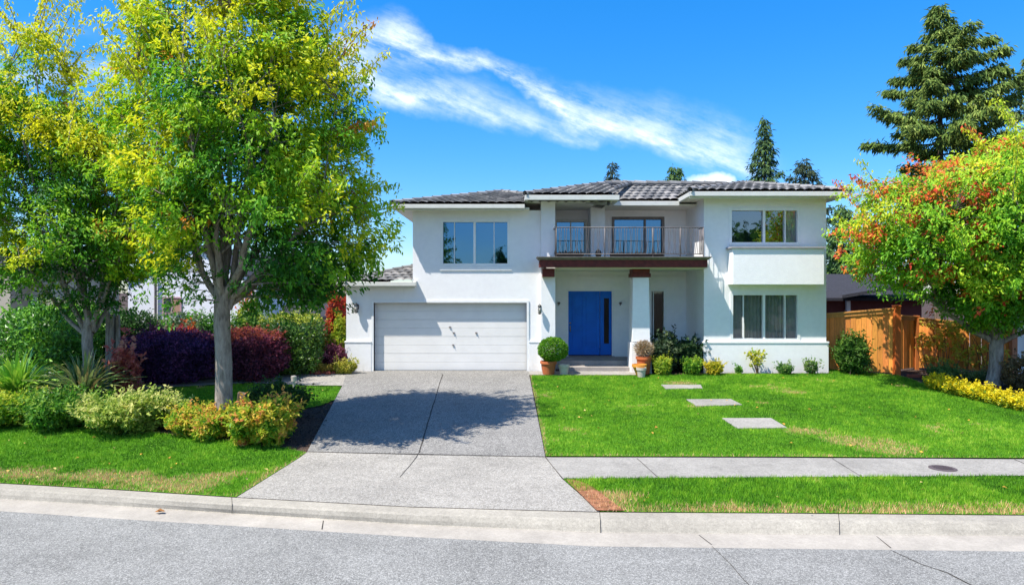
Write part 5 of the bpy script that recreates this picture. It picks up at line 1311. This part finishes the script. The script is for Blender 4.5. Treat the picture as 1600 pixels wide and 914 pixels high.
boards(X(1406, 21.9), 21.9, X(1432, 22.3), 22.3, Z(494, 21.9), Z(496, 22.3), .85); post(X(1432, 22.25), 22.25, Z(495, 22.25))
boards(X(1435, 22.2), 22.2, X(1580, 21.3), 21.3, Z(498, 22.2), Z(512, 21.3), 1.1); post(X(1583, 21.2), 21.2, Z(510, 21.2), .16, (.55, .22, .12))
mb = MB(); bx_, by_ = gp(1445, 588)
for i in range(6):
    a = gp(1428 + i * 24, 588.5 + i * 3.6); mb.box(a[0] - .2, a[0] + .2, a[1] - .06, a[1] + .06, T(a[1]) - .02, T(a[1]) + .07 + .004 * (i % 2))
tag(mb.build('brick_edging', M['brick'], bevel=.01), 'low red brick edging along the foot of the sunlit fence', 'edging')

# ------------------------------------------------------------------ neighbours
def ghouse(name, label, x0, x1, y0, y1, z0, ze, zr, wall, roof, over=.4, axis='x'):
    t = thing(name, ((x0 + x1) / 2, y0, z0), label, 'house'); m_ = MB(); ym = (y0 + y1) / 2; xm_ = (x0 + x1) / 2
    V = [(x0,y0,z0),(x1,y0,z0),(x1,y1,z0),(x0,y1,z0),(x0,y0,ze),(x1,y0,ze),(x1,y1,ze),(x0,y1,ze)]
    Pq = [[0,1,5,4],[1,2,6,5],[2,3,7,6],[3,0,4,7]]
    if axis == 'x': V += [(x0, ym, zr), (x1, ym, zr)]; Pq += [[4,8,7],[5,6,9]]
    else: V += [(xm_, y0, zr), (xm_, y1, zr)]; Pq += [[4,5,8],[6,7,9]]
    m_.add(V, Pq); w = m_.build('wall', M[wall], t)
    m_ = MB(); th = .12
    def slab(p, q, r, s_): m_.hexa([p, q, r, s_], [(v[0], v[1], v[2] + th) for v in (p, q, r, s_)])
    o = over
    if axis == 'x':
        sl = (zr - ze) / (ym - y0)
        slab((x0-o, y0-o, ze - sl*o + .01), (x1+o, y0-o, ze - sl*o + .01), (x1+o, ym, zr + .01), (x0-o, ym, zr + .01)); slab((x0-o, ym, zr + .012), (x1+o, ym, zr + .012), (x1+o, y1+o, ze - sl*o + .012), (x0-o, y1+o, ze - sl*o + .012))
    else:
        sl = (zr - ze) / (xm_ - x0)
        slab((x0-o, y0-o, ze - sl*o + .01), (xm_, y0-o, zr + .01), (xm_, y1+o, zr + .01), (x0-o, y1+o, ze - sl*o + .01)); slab((xm_, y0-o, zr + .012), (x1+o, y0-o, ze - sl*o + .012), (x1+o, y1+o, ze - sl*o + .012), (xm_, y1+o, zr + .012))
    m_.build('roof', M[roof], t); return t
def nwin(t, px0, px1, py0, py1, Y, fm, pm, split=True):
    a, b, c, d = X(px0, Y), X(px1, Y), Z(py1, Y), Z(py0, Y); m_ = MB(); f = .07; y = Y - .04
    m_.box(a, a + f, y, Y + .02, c, d); m_.box(b - f, b, y, Y + .02, c, d); m_.box(a + f, b - f, y + .001, Y + .02, d - f, d); m_.box(a + f, b - f, y + .001, Y + .02, c, c + f)
    if split: m_.box((a + b) / 2 - f / 2, (a + b) / 2 + f / 2, y + .002, Y + .02, c + f, d - f)
    w = m_.build('window', M[fm], t); m_ = MB(); m_.box(a + f * .5, (b + a) / 2 if split and pm != 'room' else b - f * .5, y + .022, y + .03, c + f * .5, d - f * .5); m_.build('pane', mat_simple('far_pane', (.05, .06, .07), .1, .6) if pm == 'room' else mat_simple('far_pane', (.06, .07, .08), .1, .6), w)
    if split and pm != 'room': m_ = MB(); m_.box((a + b) / 2 + .001, b - f * .5, y + .021, y + .03, c + f * .5, d - f * .5); m_.build('blind', M[pm], w)
t = ghouse('neighbour_house', 'white sided gable house behind the purple hedge on the left', X(200, 32), X(400, 32), 32, 42, .5, Z(440, 32), Z(385, 32), 'siding', 'darkroof', .1, 'y')
nwin(t, 254, 284, 464, 491, 32, 'pinktrim', 'blindtan')
mb = MB(); mb.tube([(X(243, 31.9), 31.9, .6), (X(243, 31.9), 31.9, 3.7)], .06, 8); mb.build('downpipe', M['iron'], t)
m_ = MB(); n_b = 14
t = ghouse('neighbour_house', 'beige house with dark window at the left edge behind the clipped hedge', -27, X(148, 26), 26, 27.6, .5, Z(420, 26), Z(400, 26), 'beige', 'darkroof', .3, 'x')
nwin(t, 24, 56, 462, 486, 26, 'trim', 'room', False)
mb = MB(); mb.box(X(-60, 25), X(16, 25), 25, 25.99, .5, Z(430, 25)); mb.build('side_wall', M['beige'], t)
t = ghouse('neighbour_house', 'low maroon house with dark roof behind the cedar fence', X(1240, 29), X(1440, 29), 29, 38, .5, Z(466, 29), Z(432, 33), 'maroon', 'darkroof', .5, 'x')
mb = MB(); mb.box(X(1322, 28.9), X(1328, 28.9), 28.85, 28.98, .6, Z(463, 28.9)); mb.build('post', M['white'], t)
mb = MB(); mb.hexa([(X(1316, 27.4), 27.4, Z(466, 27.4)), (X(1424, 26.6), 26.6, Z(448, 26.6)), (X(1424, 29), 29, Z(446, 29)), (X(1316, 29), 29, Z(465, 29))], [(X(1316, 27.4), 27.4, Z(461, 27.4)), (X(1424, 26.6), 26.6, Z(443, 26.6)), (X(1424, 29), 29, Z(438, 29)), (X(1316, 29), 29, Z(457, 29))]); mb.build('porch_roof', M['darkroof'], t)
t = ghouse('neighbour_house', 'pale house wall showing at the right edge beyond the fence end', X(1588, 21.5), X(1588, 21.5) + 8, 21.5, 24, .4, Z(485, 21.5) , Z(450, 21.5), 'siding', 'darkroof', .3, 'x')
mb = MB(); mb.tube([(X(1588, 21.4), 21.4, .5), (X(1588, 21.4), 21.4, 2.3)], .06, 8); mb.build('downpipe', M['white'], t)
t = ghouse('garden_shed', 'low grey-roofed shed behind the squared green hedge', X(440, 31), X(520, 31), 31, 34, .5, Z(496, 31), Z(477, 32), 'beige', 'darkroof', .2, 'x'); t['category'] = 'shed'
lump(1296, 1350, 396, 480, Y=40, n=1600, leafL=.4, cols=DKG, name='background_tree', cat='tree', label='dark round tree far behind the house corner on the right', rough=.4, depth=3)
lump(430, 540, 440, 560, Y=44, n=2200, leafL=.4, cols=[(.1, .07, .04), (.2, .15, .07), (.25, .2, .08)], name='background_tree', cat='tree', label='brownish tree crown far behind the shed left of the garage', rough=.5, depth=3)
lump(372, 402, 452, 520, Y=27, n=500, leafL=.16, cols=REDS, label='red-leafed shrub behind the grey trunk before the white house', rough=.5, depth=1, core=False)
# trees across the street, behind the camera: they show as reflections in the window glass
for (bx__, by__, sc_, lab_) in ((20, -15, 1.0, 'broad dark tree across the street reflected in the right wing windows'), (28, -20, 1.2, 'second broad dark tree across the street reflected in the right wing windows'), (-1.0, -30, .75, 'narrow dark tree across the street reflected in the upper left window')):
    nar = sc_ < .8
    o = lump(740 if not nar else 770, 860 if not nar else 830, 250, 560, Y=30, n=5000, leafL=.5, cols=DKG, name='street_tree', cat='tree', label=lab_, rough=.35, depth=4 if not nar else 2)
    o.location = (bx__, by__, -.2); o.scale = (sc_ * 1.6 if not nar else sc_, sc_, sc_ * (1 if not nar else 1.15))

# ---- left bed details
px, Y = 176, 18.2
mb = MB(); x = X(px, Y); zt = Z(488, Y)
for i, (dx, dy_, w) in enumerate(((-.13, 0, .11), (0, -.03, .13), (.13, .01, .1), (.05, .08, .12))):
    mb.hexa([(x+dx-w/2, Y+dy_-.05, T(Y)-.05), (x+dx+w/2, Y+dy_-.05, T(Y)-.05), (x+dx+w/2, Y+dy_+.05, T(Y)-.05), (x+dx-w/2, Y+dy_+.05, T(Y)-.05)],
            [(x+dx-w/2+.02, Y+dy_-.04, zt - .05*i), (x+dx+w/2, Y+dy_-.04, zt - .03*i), (x+dx+w/2, Y+dy_+.04, zt - .03*i), (x+dx-w/2+.02, Y+dy_+.04, zt - .05*i)])
tag(mb.build('wooden_post', M['bark'], bevel=.008), 'weathered grey split wooden post between the two hedges', 'post')
x, y = gp(459, 606); mb = MB(); mb.lathe(x, y, [(.03, T(y)), (.03, T(y)+.18), (.075, T(y)+.19), (.08, T(y)+.32), (.06, T(y)+.34), (.001, T(y)+.35)], 12); tag(mb.build('path_light', M['beigepot'], smooth=False), 'small pale garden path light behind the orange shrub', 'path light')
x, y = gp(378, 640); mb = MB(); mb.hexa([(x-.12,y-.07,T(y)),(x+.12,y-.07,T(y)),(x+.12,y+.07,T(y)),(x-.12,y+.07,T(y))], [(x-.09,y-.05,T(y)+.42),(x+.1,y-.06,T(y)+.38),(x+.09,y+.06,T(y)+.4),(x-.08,y+.05,T(y)+.44)])
tag(mb.build('tree_stump', M['bark2'], bevel=.02), 'small reddish stump between the trunk and the orange shrub', 'stump')
mb = MB()
for i in range(5):
    x, y = gp(489 + i * 8, 584 + (i % 2)); s = random.uniform(.07, .12); z = T(y)
    mb.hexa([(x-s,y-s*.7,z),(x+s,y-s*.8,z),(x+s*.9,y+s*.7,z),(x-s,y+s*.6,z)], [(x-s*.6,y-s*.4,z+s*1.1),(x+s*.6,y-s*.5,z+s),(x+s*.5,y+s*.4,z+s*1.2),(x-s*.6,y+s*.4,z+s)])
tag(mb.build('edging_stones', M['brick'], bevel=.02), 'short row of reddish edging stones at the path end', 'edging')
